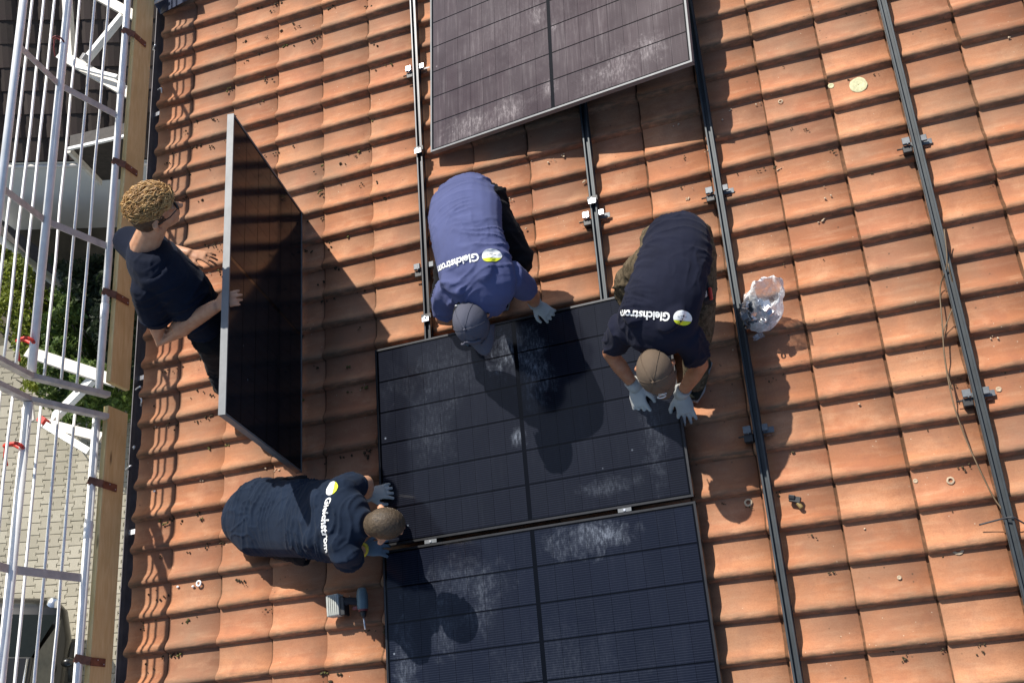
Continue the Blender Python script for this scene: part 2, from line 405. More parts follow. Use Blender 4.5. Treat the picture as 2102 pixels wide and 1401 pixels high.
# ================================================================== SOLAR PANELS
M_LAM = simple('black_laminate', (.0012, .0014, .0024), .10, 0, .1, 5, spec=.2)
PL, PH, PT = 1.70, 1.134, .035
def panel_mats(name, obj, smudges, dust, tint, gloss, dcol=(.42, .47, .56)):
    t = NT(name); P = t.coord(obj=obj)
    x = t.node('ShaderNodeSeparateXYZ'); t.l(P, x.inputs[0]); X, Y = x.outputs[0], x.outputs[1]
    # contact wires of the cells: fine lines along x every 11 mm
    fr = t.math('ABSOLUTE', t.math('SUBTRACT', t.math('FRACT', t.math('MULTIPLY', Y, 1 / .0114)), .5))
    wires = t.ramp(fr, [(.36, 0.0), (.44, 1.0)])
    base = t.mix(t.rnd(), tint, tuple(c * 1.25 for c in tint))
    base = t.mix(t.math('MULTIPLY', wires, .48), base, (.036, .040, .060))
    st = t.node('ShaderNodeMapping'); st.inputs['Scale'].default_value = (1, .05, 1); t.l(P, st.inputs[0])
    streak = t.math('MULTIPLY', t.ramp(t.noise(st.outputs[0], 62, 5, .65, .3), [(.50, 0.0), (.72, 1.0)]), t.ramp(t.noise(P, 4.5, 4, .6), [(.35, .15), (.65, 1.0)]))
    film = t.ramp(t.noise(P, 2.2, 5, .6), [(.35, .25), (.7, 1.0)])
    d = t.math('MULTIPLY', t.math('ADD', t.math('MULTIPLY', streak, .75), t.math('MULTIPLY', film, .5)), dust)
    sg = t.node('ShaderNodeMapping'); sg.inputs['Scale'].default_value = (1, .35, 1); t.l(P, sg.inputs[0])
    grit = t.ramp(t.noise(sg.outputs[0], 70, 5, .75), [(.46, 0.0), (.72, 1.0)])
    for (sx, sy, rx, ry, amt) in smudges:
        dx = t.math('DIVIDE', t.math('SUBTRACT', X, sx), rx); dy = t.math('DIVIDE', t.math('SUBTRACT', Y, sy), ry)
        dist = t.math('SQRT', t.math('ADD', t.math('MULTIPLY', dx, dx), t.math('MULTIPLY', dy, dy)))
        dist = t.math('ADD', dist, t.math('MULTIPLY', t.math('SUBTRACT', t.noise(P, 7, 7, .75, .6), .5), 3.2))
        m = t.math('MULTIPLY', t.ramp(dist, [(.15, 1.0), (1.0, 0.0)]), t.math('ADD', t.math('MULTIPLY', grit, .85), .15))
        d = t.math('ADD', d, t.math('MULTIPLY', m, amt))
    sp = t.vor(P, 7.5); d = t.math('ADD', d, t.math('MULTIPLY', t.ramp(sp, [(.03, .35), (.055, 0.0)]), t.ramp(t.noise(P, 3.1), [(.5, 0.0), (.56, 1.0)])))
    d = t.math('MINIMUM', d, .8)
    col = t.mix(d, base, (.46, .41, .41) if dust > .1 else dcol)
    t.set(color=col, rough=.11, spec=t.math('MULTIPLY', t.math('SUBTRACT', 1.0, d), gloss))
    return t.m
def panel(lab, T, smudges, dust, tint, frame, gloss=.22):
    t = thing('solar_panel', lab, 'solar panel', (0, 0, 0), 'black framed solar panels being fitted', ROOF @ T)
    m = panel_mats('panel_glass', t, smudges, dust, tint, gloss)
    fb = MB(); lip = .011
    for y in (-1, 1):
        fb.extrude([(-.0, -PT), (.0, .0012), (lip, .0012), (lip, -.0035), (.002, -.0035), (.002, -PT + .002), (.026, -PT + .002), (.026, -PT)][::1],
                   (-PL / 2, y * PH / 2, 0), (PL / 2, y * PH / 2, 0), (0, -y, 0), (0, 0, 1))
    for x in (-1, 1):
        fb.extrude([(-.0, -PT + .0005), (.0, .0012), (lip, .0012), (lip, -.0035), (.002, -.0035), (.002, -PT + .0025), (.026, -PT + .0025), (.026, -PT + .0005)],
                   (x * PL / 2, -PH / 2 + .0115, 0), (x * PL / 2, PH / 2 - .0115, 0), (-x, 0, 0), (0, 0, 1))
    part('frame', fb, frame, t)
    part('laminate', MB().box((0, 0, -.0062), (PL - .008, PH - .008, .0045)), M_LAM, t)
    part('junction_box', MB().box((0, 0, -.018), (.12, .06, .018)), M_BLACK, t)
    # half cells: 18 along the length in two blocks, 6 across
    gx, gy = .0013, .0075; mid = .022; bx, by = .020, .016
    w = (PL - 2 * bx - mid) / 18; h = (PH - 2 * by) / 6
    cm = MB().box((0, 0, 0), (w - gx, h - gy, .0012)).mesh('solar_cell'); cm.materials.append(m)
    for a in range(18):
        for b in range(6):
            o = bpy.data.objects.new('solar_cell', cm); COL.objects.link(o); o.parent = t
            o.location = (-PL / 2 + bx + w * (a + .5) + (mid if a > 8 else 0), -PH / 2 + by + h * (b + .5), -.0034)
    return t
def basis(c, x, n):
    x = Vector(x).normalized(); n = Vector(n); n = (n - x * n.dot(x)).normalized(); y = n.cross(x)
    return Matrix(((x.x, y.x, n.x, c[0]), (x.y, y.y, n.y, c[1]), (x.z, y.z, n.z, c[2]), (0, 0, 0, 1)))
PW = RTOP + PT
tl, tr, br, bl = at(772, 716, PW), at(1367, 578, PW), at(1412, 1027, PW), at(785, 1123, PW)
N = Vector((0, 0, 1))
xd = ((tr - tl) + (br - bl)); cm_ = (tl + tr + br + bl) / 4
TM = basis(cm_, (xd.x, xd.y, 0), N)
panel('middle solar panel on the rails with three men leaning over its edges', TM, [(.02, .38, .20, .16, .34), (.10, .20, .12, .16, .24), (-.02, -.10, .06, .06, .4), (-.42, .34, .40, .22, .06), (-.52, .02, .16, .22, .08), (.70, -.2, .08, .3, .12), (.45, -.45, .2, .06, .14)], .013, (.0042, .0048, .0080), M_FRAMEK)
xv = TM.to_3x3() @ Vector((1, 0, 0)); yv = TM.to_3x3() @ Vector((0, 1, 0))
c2 = cm_ - yv * (PH + .024) + xv * .004
TB_ = basis(c2, xv, N)
panel('lowest solar panel, dark blue, cut off by the bottom of the picture', TB_, [(.26, .46, .22, .10, .30), (.42, .47, .14, .06, .2), (-.40, .36, .3, .14, .10), (-.74, -.15, .08, .4, .22), (-.30, .20, .10, .2, .14), (-.52, .12, .10, .16, .14), (.1, -.2, .5, .3, .04)], .013, (.0042, .0058, .0120), M_FRAMEK)
bl, br = at(884, 312, .10), at(1421, 126, .40)
xd = (br - bl).normalized(); nn = Vector((-xd.z, 0, 1)); mid_ = (bl + br) / 2
T3 = basis(mid_, xd, nn); T3 = basis(mid_ + T3.to_3x3() @ Vector((0, PH / 2, 0)), xd, nn)
panel('dusty solar panel with a painted purplish sheen lying askew at the top of the picture', T3, [(-.55, -.48, .26, .12, .5), (-.30, -.46, .20, .10, .45), (.42, -.44, .24, .15, .5), (.62, -.38, .10, .12, .4), (-.02, -.42, .06, .08, .7), (-.08, .12, .06, .10, .5), (.15, .38, .16, .12, .4), (.03, -.02, .02, .05, .6), (-.2, .1, .5, .4, .10)], .24, (.034, .020, .022), M_FRAMES)  # purple tint and part of the dust paint in reflected sky sheen
# panel held upright by the man at the eave
b1, b2 = Vector((-2.905, -.545, .045)), Vector((-2.905, -2.235, .045)); top = Vector((.242, 0, 1.108)).normalized()
fn = Vector((0, -1, 0)).cross(top); fn = fn if fn.x > 0 else -fn
c4 = (b1 + b2) / 2 + top * PH / 2
panel('solar panel standing on its long edge, held upright by the curly haired man', basis(c4, (0, -1, 0), fn), [], .012, (.006, .0065, .008), M_FRAMES, .05)
# clamps in the gap between the two lower panels
gm = cm_ - yv * (PH / 2 + .012)
for px, py, lab in ((1283, 1052, 'silver clamp in the gap between the middle and lowest panels, right half'), (884, 1113, 'dark clamp in the gap between the middle and lowest panels, left half')):
    p = at(px, py, PW); s = (p - gm).dot(xv); q = gm + xv * s
    t = thing('module_clamp', lab, 'clamp', (q.x, q.y, PW - .02), 'clamps that hold the panels on the rails')
    part('clamp_body', MB().bar(q + xv * -.035 + Vector((0, 0, -.001)), q + xv * .035 + Vector((0, 0, -.001)), .020, .005), M_HOOK, t, .001)
    part('bolt', MB().tube([q + Vector((0, 0, -.03)), q + Vector((0, 0, .006))], .006, 8), M_STEEL, t)
# ================================================================== PEOPLE
def skinmat(name, c):
    t = NT(name); p = t.coord(); n = t.noise(p, 30, 4)
    col = t.mix(t.ramp(n, [(.35, 0.0), (.7, 1.0)]), c, tuple(x * f for x, f in zip(c, (.86, .74, .68))))
    t.set(color=col, rough=.5, spec=.35, sss=.06); t.b.inputs['Subsurface Radius'].default_value = (.01, .004, .002)
    t.bump(t.noise(p, 220, 3), .12, .002); return t.m
M_SKIN = skinmat('skin_fair', (.52, .285, .175)); M_SKIN2 = skinmat('skin_tanned', (.40, .19, .105))
def cloth(name, c, var=.18, weave=True):
    t = NT(name); p = t.coord(); n = t.noise(p, 5, 4)
    col = t.mix(t.ramp(n, [(.35, 0.0), (.7, 1.0)]), tuple(x * (1 - var) for x in c), tuple(x * (1 + var) for x in c))
    t.set(color=col, rough=.92, spec=.10, sheen=.03)
    w = t.coord(scale=(1, 1, 1)); f = t.noise(w, 26, 5, .6, .6); g = t.noise(w, 500, 2)
    t.bump(t.math('ADD', f, t.math('MULTIPLY', g, .15)), .25, .006); return t.m
M_NAVY = cloth('navy_jersey', (.0095, .0125, .024)); M_NAVY3 = cloth('dark_navy_jersey', (.012, .0135, .026)); M_NAVY4 = cloth('navy_blue_jersey', (.0115, .019, .036))
M_BLUE = cloth('royal_blue_jersey', (.078, .090, .190), .1)
M_BLACKT = cloth('black_workwear', (.009, .009, .011)); M_GREYT = cloth('charcoal_workwear', (.03, .03, .034))
def camo():
    t = NT('olive_workwear'); p = t.coord(); n = t.noise(p, 22, 3, .6, 1.0); n2 = t.noise(p, 40, 3, .6, 1.2)
    c = t.mix(t.ramp(n, [(.48, 0.0), (.54, 1.0)]), (.105, .080, .050), (.060, .046, .028)); c = t.mix(t.ramp(n2, [(.60, 0.0), (.64, .8)]), c, (.16, .125, .08))
    t.set(color=c, rough=.9, spec=.15); t.bump(t.noise(p, 30, 5), .3, .006); return t.m
M_CAMO = camo()
M_GLOVE = cloth('grey_glove', (.36, .36, .345), .2); M_GLOVED = cloth('blue_grey_glove', (.10, .13, .16), .25)
M_CUFF = cloth('yellow_cuff', (.62, .48, .06), .1); M_WHITE = simple('white_print', (.80, .80, .78), .7); M_LIME = simple('lime_print', (.62, .66, .02), .7); M_GREYP = simple('grey_print', (.5, .5, .5), .7)
M_CAPB = cloth('taupe_cap', (.125, .092, .066), .08); M_CAPG = cloth('slate_cap', (.085, .088, .115), .10); M_CAPD = cloth('dark_cap_band', (.02, .019, .018))
M_SHOE = cloth('dark_shoe', (.022, .024, .020)); M_SOLE = simple('pale_sole', (.30, .29, .27), .8); M_SHADES = simple('dark_glasses', (.012, .010, .010), .12)
def hairm(name, a, b):
    t = NT(name); p = t.coord(scale=(1, 1, 2.4)); n = t.noise(p, 70, 5, .7, .6)
    t.set(color=t.mix(t.ramp(n, [(.35, 0.0), (.65, 1.0)]), a, b), rough=.55, spec=.4); t.bump(n, .7, .006); return t.m
M_BLOND = hairm('curly_blond_hair', (.20, .11, .035), (.50, .32, .12)); M_BROWN = hairm('short_brown_hair', (.045, .026, .016), (.09, .052, .03)); M_SHORT = hairm('cropped_hair', (.036, .025, .015), (.105, .072, .042))

def strandm():
    t = NT('blond_strand'); g = t.node('ShaderNodeNewGeometry'); t.set(color=t.ramp(g.outputs['Random Per Island'], [(0, (.24, .120, .038)), (.5, (.42, .235, .078)), (1, (.58, .37, .15))]), rough=.45, spec=.5); return t.m
M_STRAND = strandm()
def nz(p, s): return noise.noise(Vector(p) * s)
def folds(spine, amp=.006, freq=26, k=1.0):
    """cloth folds running across the spine direction"""
    a = Vector(spine).normalized()
    def f(c, n):
        t = c.dot(a); q = c - a * t
        b = c + Vector((nz(c, 5), nz(c + Vector((3, 1, 7)), 5), 0)) * .06; e = b * 5.5 + a * (b.dot(a) * 17)
        r1 = (1 - abs(noise.noise(e)) * 2.2); r1 = max(0, r1) ** 3; e2 = b * 9 + Vector((a.y, -a.x, .3)) * (b.dot(Vector((a.y, -a.x, .3))) * 9); r2 = max(0, 1 - abs(noise.noise(e2)) * 2.4) ** 4
        m = max(0, min(1, nz(c, 3.4) * 1.6 + .45)); m2 = max(0, min(1, nz(c + Vector((5, 5, 5)), 3.0) * 1.6 + .2))
        return (r1 * m * 2.0 + r2 * m2 * 1.2 + nz(c, 7) * .9) * amp * k
    return f
def head_mb(c, crown, face, s=1.0, body=None):
    c = Vector(c); z = Vector(crown).normalized(); y = Vector(face); y = (y - z * y.dot(z)).normalized(); x = y.cross(z)
    R = Matrix((x, y, z)).transposed(); P = lambda a, b, d: c + R @ Vector((a, b, d)) * s
    mb = body or MB()
    mb.ball(P(0, -.012, .028), (.076 * s, .096 * s, .092 * s), R, 18, 12)             # skull
    mb.ball(P(0, .030, -.035), (.060 * s, .066 * s, .080 * s), R, 16, 10)             # face
    mb.ball(P(0, .052, -.088), (.036 * s, .034 * s, .030 * s), R, 12, 8)              # chin
    mb.tube([P(0, .088, .005), P(0, .100, -.020), P(0, .112, -.038)], [.010 * s, .013 * s, .016 * s], 8, rnd=True)    # nose
    mb.tube([P(-.045, .078, .018), P(0, .092, .022), P(.045, .078, .018)], .011 * s, 8, rnd=True)                       # brow
    mb.tube([P(-.022, .086, -.062), P(0, .094, -.062), P(.022, .086, -.062)], .008 * s, 8, rnd=True)                    # mouth
    for e in (-1, 1):
        mb.tube([P(e * .074, -.012, .020), P(e * .088, -.024, .012), P(e * .086, -.022, -.016), P(e * .074, -.008, -.036)], [.012 * s, .014 * s, .012 * s, .009 * s], 8, rnd=True)
    return mb, R, P
def hand_mb(wr, d, back, thumb, s=1.0, curl=.5, mb=None, spread=.16):
    """palm, four unequal bent fingers and a thumb; d: wrist to knuckles, back: dorsal side, thumb: side the thumb leaves"""
    mb = mb or MB(); wr = Vector(wr); d = Vector(d).normalized(); n = Vector(back); n = (n - d * n.dot(d)).normalized(); l = Vector(thumb); l = (l - d * l.dot(d) - n * l.dot(n)).normalized()
    P = lambda a, b, c: wr + (d * a + l * b + n * c) * s
    mb.tube([P(-.03, 0, 0), P(.01, 0, 0), P(.05, 0, .003), P(.085, -.001, .002)], [(.024 * s, .018 * s), (.030 * s, .017 * s), (.040 * s, .015 * s), (.038 * s, .012 * s)], 14, lat=l, rnd=True)
    for k, (off, ln) in enumerate(((.029, .068), (.010, .077), (-.010, .072), (-.028, .056))):
        sp = (1.5 - k) * spread; p = P(.080, off, .002); pts = [P(.062, off * .9, .002), p]; ang = .10
        for q, r in enumerate((.46, .30, .24)):
            ang += curl * (.55, .75, .55)[q]
            p = p + (d * math.cos(ang) - n * math.sin(ang) + l * sp * math.cos(ang)).normalized() * (ln * r * s * 1.05); pts.append(p)
        mb.tube(pts, [.0098 * s, .0100 * s, .0092 * s, .0086 * s, .0072 * s], 8, rnd=True)
    mb.tube([P(.018, .022, -.006), P(.045, .048, -.012), P(.068, .060, -.020), P(.088, .060, -.030)], [.0135 * s, .0120 * s, .0105 * s, .0085 * s], 8, rnd=True)
    return mb
def limb(mb, pts, rad, seg=14): return mb.tube(pts, rad, seg, rnd=True)
def curve(pts, n=3):
    """Catmull-Rom through pts"""
    pts = [Vector(p) for p in pts]; out = []
    for i in range(len(pts) - 1):
        p0 = pts[max(i - 1, 0)]; p1 = pts[i]; p2 = pts[i + 1]; p3 = pts[min(i + 2, len(pts) - 1)]
        for k in range(n):
            t = k / n; out.append(.5 * ((2 * p1) + (p2 - p0) * t + (2 * p0 - 5 * p1 + 4 * p2 - p3) * t * t + (3 * p1 - p0 - 3 * p2 + p3) * t ** 3))
    out.append(pts[-1]); return out
def torso(mb, secs, lat, seg=22, grow=0.0):
    """secs: (point, half width, half depth)"""
    pts = curve([s[0] for s in secs], 3); rad = []
    for i in range(len(secs) - 1):
        for k in range(3):
            t = k / 3; rad.append(tuple(secs[i][q] * (1 - t) + secs[i + 1][q] * t + grow for q in (1, 2)))
    rad.append((secs[-1][1] + grow, secs[-1][2] + grow))
    if isinstance(lat, list):
        L = []
        for i in range(len(secs) - 1):
            for k in range(3): L.append(Vector(lat[i]).lerp(Vector(lat[i + 1]), k / 3))
        lat = L + [Vector(lat[-1])]
    return mb.tube(pts, rad, seg, lat=lat, rnd=True)

def hem(p, name, c, axis, rx, ry, lat, mat, th=.0045):
    c, axis = Vector(c), Vector(axis).normalized(); l = Vector(lat); l = (l - axis * l.dot(axis)).normalized(); d = axis.cross(l)
    part(name, MB().tube([c + l * rx * math.cos(a) + d * ry * math.sin(a) for a in [2 * math.pi * k / 22 for k in range(23)]], th, 7, cap=False), mat, p)
def blades(mb, secs, lat):
    sp = (secs[4][0] - secs[2][0]).normalized(); l = Vector(lat); l = (l - sp * l.dot(sp)).normalized(); n = l.cross(sp)
    if n.z < 0: n = -n
    for e in (-1, 1):
        c = secs[3][0].lerp(secs[4][0], .75) + l * e * .088 + n * (secs[4][2] - .012)
        mb.ball(c, (.060, .085, .030), Matrix((l, sp, n)).transposed() @ Euler((0, 0, .35 * e)).to_matrix(), 14, 9)
FONT_TXT = 'Gleichstrom'
def back_print(p, shirt_mesh, off, origin, right, up, nrm, width, disc_r, gap):
    """club lettering and round mark laid on the back of the shirt"""
    bm = bmesh.new(); bm.from_mesh(shirt_mesh); tree = BVHTree.FromBMesh(bm); bm.free()
    right = Vector(right).normalized(); nrm = Vector(nrm).normalized(); up = Vector(up); up = (up - right * up.dot(right)); nrm = right.cross(up).normalized(); up = nrm.cross(right).normalized()
    origin = Vector(origin) - off
    def drape(pt, lift):
        o_ = pt + nrm * .35; hit = tree.ray_cast(o_, -nrm)
        return (hit[0] + nrm * lift) if hit[0] is not None else pt
    def put(name, me, M, mat, lift):
        b = bmesh.new(); b.from_mesh(me); bmesh.ops.triangulate(b, faces=b.faces)
        for _ in range(3):
            bmesh.ops.subdivide_edges(b, edges=[e for e in b.edges if (M(e.verts[0].co) - M(e.verts[1].co)).length > .008], cuts=1); bmesh.ops.triangulate(b, faces=b.faces)
        for v in b.verts: v.co = drape(M(v.co), lift)
        b.normal_update(); b.to_mesh(me); b.free(); me.update(); part(name, me, mat, p)
    cu = bpy.data.curves.new('lettering', 'FONT'); cu.body = FONT_TXT; cu.size = 1; cu.offset = .03; cu.resolution_u = 3
    to = bpy.data.objects.new('t', cu); COL.objects.link(to); dg = bpy.context.evaluated_depsgraph_get(); dg.update()
    me = bpy.data.meshes.new_from_object(to.evaluated_get(dg)); bpy.data.objects.remove(to)
    xs = [v.co.x for v in me.vertices]; x0, x1 = min(xs), max(xs); sc = width / (x1 - x0)
    put('lettering', me, lambda c: origin + right * ((c.x - x0) * sc) + up * (c.y * sc * 1.08), M_WHITE, .0035)
    ch = sc * .36
    cx = -gap - disc_r
    def disc(r, y0, y1, n=20):
        b = MB(); ring = []
        m = 12
        for a in range(m + 1):
            y = y0 + (y1 - y0) * a / m; hw = math.sqrt(max(1e-6, r * r - y * y)); ring.append([(cx - hw + 2 * hw * k / 8, y + ch, 0) for k in range(9)])
        vs = [q for row in ring for q in row]
        return b.add(vs, [(a * 9 + k, a * 9 + k + 1, (a + 1) * 9 + k + 1, (a + 1) * 9 + k) for a in range(m) for k in range(8)])
    mp = lambda c: origin + right * c.x + up * c.y
    # the mark's lime segment faces the head
    put('logo_disc', disc(disc_r, -disc_r, disc_r * .38).mesh('logo_disc'), mp, M_WHITE, .004)
    put('logo_segment', disc(disc_r, disc_r * .40, disc_r).mesh('logo_segment'), mp, M_LIME, .004)
    b = MB()
    for k in range(3): b.box((cx + (-.35 + .35 * k) * disc_r, ch - disc_r * (.12 + .1 * (k % 2)), 0), (disc_r * .26, disc_r * .10, .0004))
    put('logo_dash', b.mesh('logo_dash'), mp, M_GREYP, .0055)

def cap_parts(p, c, R, s, mat, brim_len=.075, peak=True):
    """baseball cap on a head with axes R (x right, y face, z crown)"""
    c = Vector(c); P = lambda a, b, d: c + R @ Vector((a, b, d)) * s
    mb = MB(); rows = []; nu = 30
    for i in range(9):
        th = (math.pi * .56) * i / 8; r = math.sin(th); row = []
        for k in range(nu):
            a = 2 * math.pi * k / nu; seam = 1 - .022 * max(0, math.cos(6 * a)) ** 8 * (r > .05)
            row.append(P(.086 * r * math.cos(a) * seam, -.006 + .108 * r * math.sin(a) * seam, .030 + .104 * math.cos(th) + .004 * nz((math.cos(a), math.sin(a), th), 3)))
        rows.append(row)
    vs = [q for row in rows for q in row]; fs = [(i * nu + k, (i + 1) * nu + k, (i + 1) * nu + (k + 1) % nu, i * nu + (k + 1) % nu) for i in range(8) for k in range(nu)]
    mb.add(vs, fs, True); crown = part('cap', mb, mat, p)
    sd = crown.modifiers.new('solid', 'SOLIDIFY'); sd.thickness = .004
    for k in range(6):
        a = math.pi * k / 3; part('cap_seam', MB().tube([P(.0868 * math.sin(th) * math.cos(a), -.006 + .109 * math.sin(th) * math.sin(a), .030 + .105 * math.cos(th)) for th in [1.72 * q / 9 + .04 for q in range(10)]], .0010, 5), mat, p)
    part('cap_button', MB().ball(P(0, -.006, .137), (.007 * s,) * 3), mat, p)
    if peak:
        b = MB(); n = 13; pts = []
        for j in range(6):
            t = j / 5
            for k in range(n):
                a = math.pi * (.12 + .76 * k / (n - 1)); rr = 1 + t * (brim_len / .098) * (math.sin(a) ** .8)
                x = .084 * math.cos(a) * (1 + t * .05); y = -.006 + .104 * math.sin(a) * rr
                pts.append(P(x, y, .006 - .020 * t - .028 * (abs(x) / .084) ** 2 * (.4 + t)))
        b.add(pts, [(j * n + k, (j + 1) * n + k, (j + 1) * n + k + 1, j * n + k + 1) for j in range(5) for k in range(n - 1)], True)
        o = part('cap_brim', b, mat, p); sd = o.modifiers.new('solid', 'SOLIDIFY'); sd.thickness = .004
    return P
def shoe_parts(p, heel, toe, up, mat=None):
    heel, toe, up = Vector(heel), Vector(toe), Vector(up).normalized(); d = (toe - heel).normalized(); l = up.cross(d)
    mb = MB().tube([heel + up * .05, heel.lerp(toe, .35) + up * .055, heel.lerp(toe, .7) + up * .04, toe + up * .03], [(.036, .046), (.042, .046), (.048, .036), (.040, .026)], 14, lat=l, rnd=True).tube([heel + up * .05, heel + up * .13 + d * .01], [.044, .046], 12, rnd=True)
    part('shoe', fuse(mb, .007, 4, off=LOC[p]), mat or M_SHOE, p)
    sb = MB().tube([heel - d * .03 + up * .012, heel.lerp(toe, .4) + up * .012, heel.lerp(toe, .75) + up * .012, toe + d * .025 + up * .014], [(.036, .013), (.040, .013), (.050, .013), (.034, .012)], 14, lat=l)
    part('sole', sb, M_SOLE, p, .003)

V3 = Vector
# ------------------------------------------------------------------ man in the brown cap (bent over, right)
def man_brown():
    at = lambda x, y, w: globals()['at'](x, y, w * 0.86)
    p = thing('person', 'bent man in a dark navy t-shirt and brown cap, beside the clear bag', 'person', (-.6, -1.95, .03), 'four workers fitting panels on the roof'); o = LOC[p]
    secs = [(at(1392, 480, .66), .146, .105), (at(1385, 520, .73), .172, .125), (at(1374, 570, .80), .170, .118), (at(1360, 620, .81), .178, .116), (at(1348, 664, .77), .188, .110), (at(1344, 690, .725), .138, .090), (at(1344, 704, .70), .068, .062)]
    latv = (at(1416, 694, .56) - at(1270, 684, .56)).normalized(); lath = V3((1, .08, 0)).normalized()
    lats = [lath, lath, lath.lerp(latv, .3), lath.lerp(latv, .6), latv, latv, latv]
    rsh, lsh = at(1280, 674, .70), at(1412, 692, .70)
    rel, lel = at(1252, 724, .45), at(1438, 748, .45)
    rwr, lwr = at(1303, 792, .225), at(1399, 806, .225)
    hipL, hipR = at(1428, 515, .62), at(1356, 520, .60)
    kneeL, footL = at(1436, 648, .42), at(1424, 800, .06)
    kneeR, footR = at(1288, 582, .32), at(1305, 640, .06)
    hc, crown, face = at(1347, 757, .68), V3((-.02, -.72, .69)), V3((.0, -.62, -.78))
    body = MB(); torso(body, secs, lats, grow=-.02)
    limb(body, [rsh, (rsh + rel) / 2, rel, rel.lerp(rwr, .4), rwr], [.050, .046, .040, .041, .027]); limb(body, [lsh, (lsh + lel) / 2, lel, lel.lerp(lwr, .4), lwr], [.050, .046, .040, .041, .027])
    limb(body, [secs[-2][0], hc - crown.normalized() * .05 - V3((0, 0, 0))], [.055, .052])
    head_mb(hc, crown, face, 1.0, body)
    for h, k, f in ((hipL, kneeL, footL), (hipR, kneeR, footR)): limb(body, [h, h.lerp(k, .5), k, k.lerp(f, .4), f], [.078, .068, .055, .052, .038])
    GR = (rwr, V3((.04, -.80, -.42)), V3((-.25, -.42, .9)), V3((1, .1, .1))); GL = (lwr, V3((-.02, -.75, -.50)), V3((.25, -.45, .9)), V3((-1, .1, .1)))
    hand_mb(*GR, .92, .24, body); hand_mb(*GL, .92, .30, body)
    part('body', fuse(body, .0075, 4, off=o), M_SKIN2, p)
    sh = MB(); torso(sh, secs[:-1], lats[:-1], grow=.006); torso(sh, [secs[5], (secs[6][0], .085, .074)], latv)
    limb(sh, [secs[4][0].lerp(rsh, .6), rsh, rsh.lerp(rel, .38), rsh.lerp(rel, .60)], [.08, .076, .070, .064]); limb(sh, [secs[4][0].lerp(lsh, .6), lsh, lsh.lerp(lel, .38), lsh.lerp(lel, .60)], [.08, .076, .070, .064])
    blades(sh, secs, latv); limb(sh, [secs[3][0].lerp(rsh, .45), secs[4][0].lerp(rsh, .75)], [.098, .088]); limb(sh, [secs[3][0].lerp(lsh, .45), secs[4][0].lerp(lsh, .75)], [.098, .088])
    sm = fuse(sh, .0075, 5, folds(secs[4][0] - secs[0][0], .008, 34), o); part('t_shirt', sm, M_NAVY3, p)
    hem(p, 'sleeve_hem', rsh.lerp(rel, 0.6), rel - rsh, 0.06, 0.06, V3((0, 0, 1)), M_NAVY3); hem(p, 'sleeve_hem', lsh.lerp(lel, 0.6), lel - lsh, 0.06, 0.06, V3((0, 0, 1)), M_NAVY3)
    hem(p, 'neck_band', secs[6][0], secs[6][0] - secs[5][0], .083, .071, latv, M_NAVY3, .007)
    tr = MB(); limb(tr, [hipR.lerp(hipL, -.02) + V3((0, .05, -.02)), hipL + V3((0, .05, -.02))], [.115, .115])
    for h, k, f in ((hipL, kneeL, footL), (hipR, kneeR, footR)): limb(tr, [h, h.lerp(k, .5), k, k.lerp(f, .4), f.lerp(k, .12)], [.102, .092, .076, .072, .062])
    part('trousers', fuse(tr, .011, 6, folds(V3((0, 1, 0)), .009, 20), o), M_CAMO, p)
    # tool pouch on the left hip
    pk = at(1446, 590, .58); part('tool_pouch', MB().box(pk, (.05, .15, .10), Euler((.2, .1, .1)).to_matrix()), M_GREYT, p, .012)
    part('tool_handle', MB().tube([at(1441, 572, .66), at(1447, 606, .65)], .011, 8, rnd=True), M_GALV2, p); part('tool_handle', MB().tube([at(1457, 592, .63), at(1460, 612, .62)], .009, 8, rnd=True), M_RED, p)
    shoe_parts(p, at(1447, 752, .03), at(1424, 815, .03), V3((0, 0, 1))); shoe_parts(p, at(1290, 620, .04), at(1300, 655, .04), V3((0, 0, 1)))
    g = hand_mb(rwr, V3((.04, -.80, -.42)), V3((-.25, -.42, .9)), V3((1, .1, .1)), 1.16, .24); part('glove', fuse(g, .0045, 2, off=o), M_GLOVE, p)
    g = hand_mb(lwr, V3((-.02, -.75, -.50)), V3((.25, -.45, .9)), V3((-1, .1, .1)), 1.16, .30); part('glove', fuse(g, .0045, 2, off=o), M_GLOVE, p)
    for w, e in ((rwr, rel), (lwr, lel)):
        q = w.lerp(e, .10); part('glove_cuff', MB().tube([w.lerp(e, -.08), w.lerp(e, .16)], [.036, .038], 14), M_GLOVE, p)
    z = crown.normalized(); y = (face - z * face.dot(z)).normalized(); R = Matrix((y.cross(z), y, z)).transposed()
    P = cap_parts(p, hc, R, 1.02, M_CAPB, .070)
    # stitched emblem on the front of the cap: a ring over a short bar
    cc = P(0, .100, .050); ring = [cc + R @ V3((.020 * math.cos(a), .016 + .002, .013 * math.sin(a))) for a in [2 * math.pi * k / 16 for k in range(17)]]
    part('cap_emblem', MB().tube(ring, .0028, 6, cap=False), M_GALV, p); part('cap_emblem', MB().tube([cc + R @ V3((-.022, .018, -.024)), cc + R @ V3((.018, .018, -.026))], .0026, 6), M_GALV, p)
    org = at(1379, 642, .90); up = at(1345, 690, .8) - at(1374, 560, .9)
    back_print(p, sm, o, org, latv * -1, up, V3((0, 0, 1)), .250, .034, .016)
man_brown()

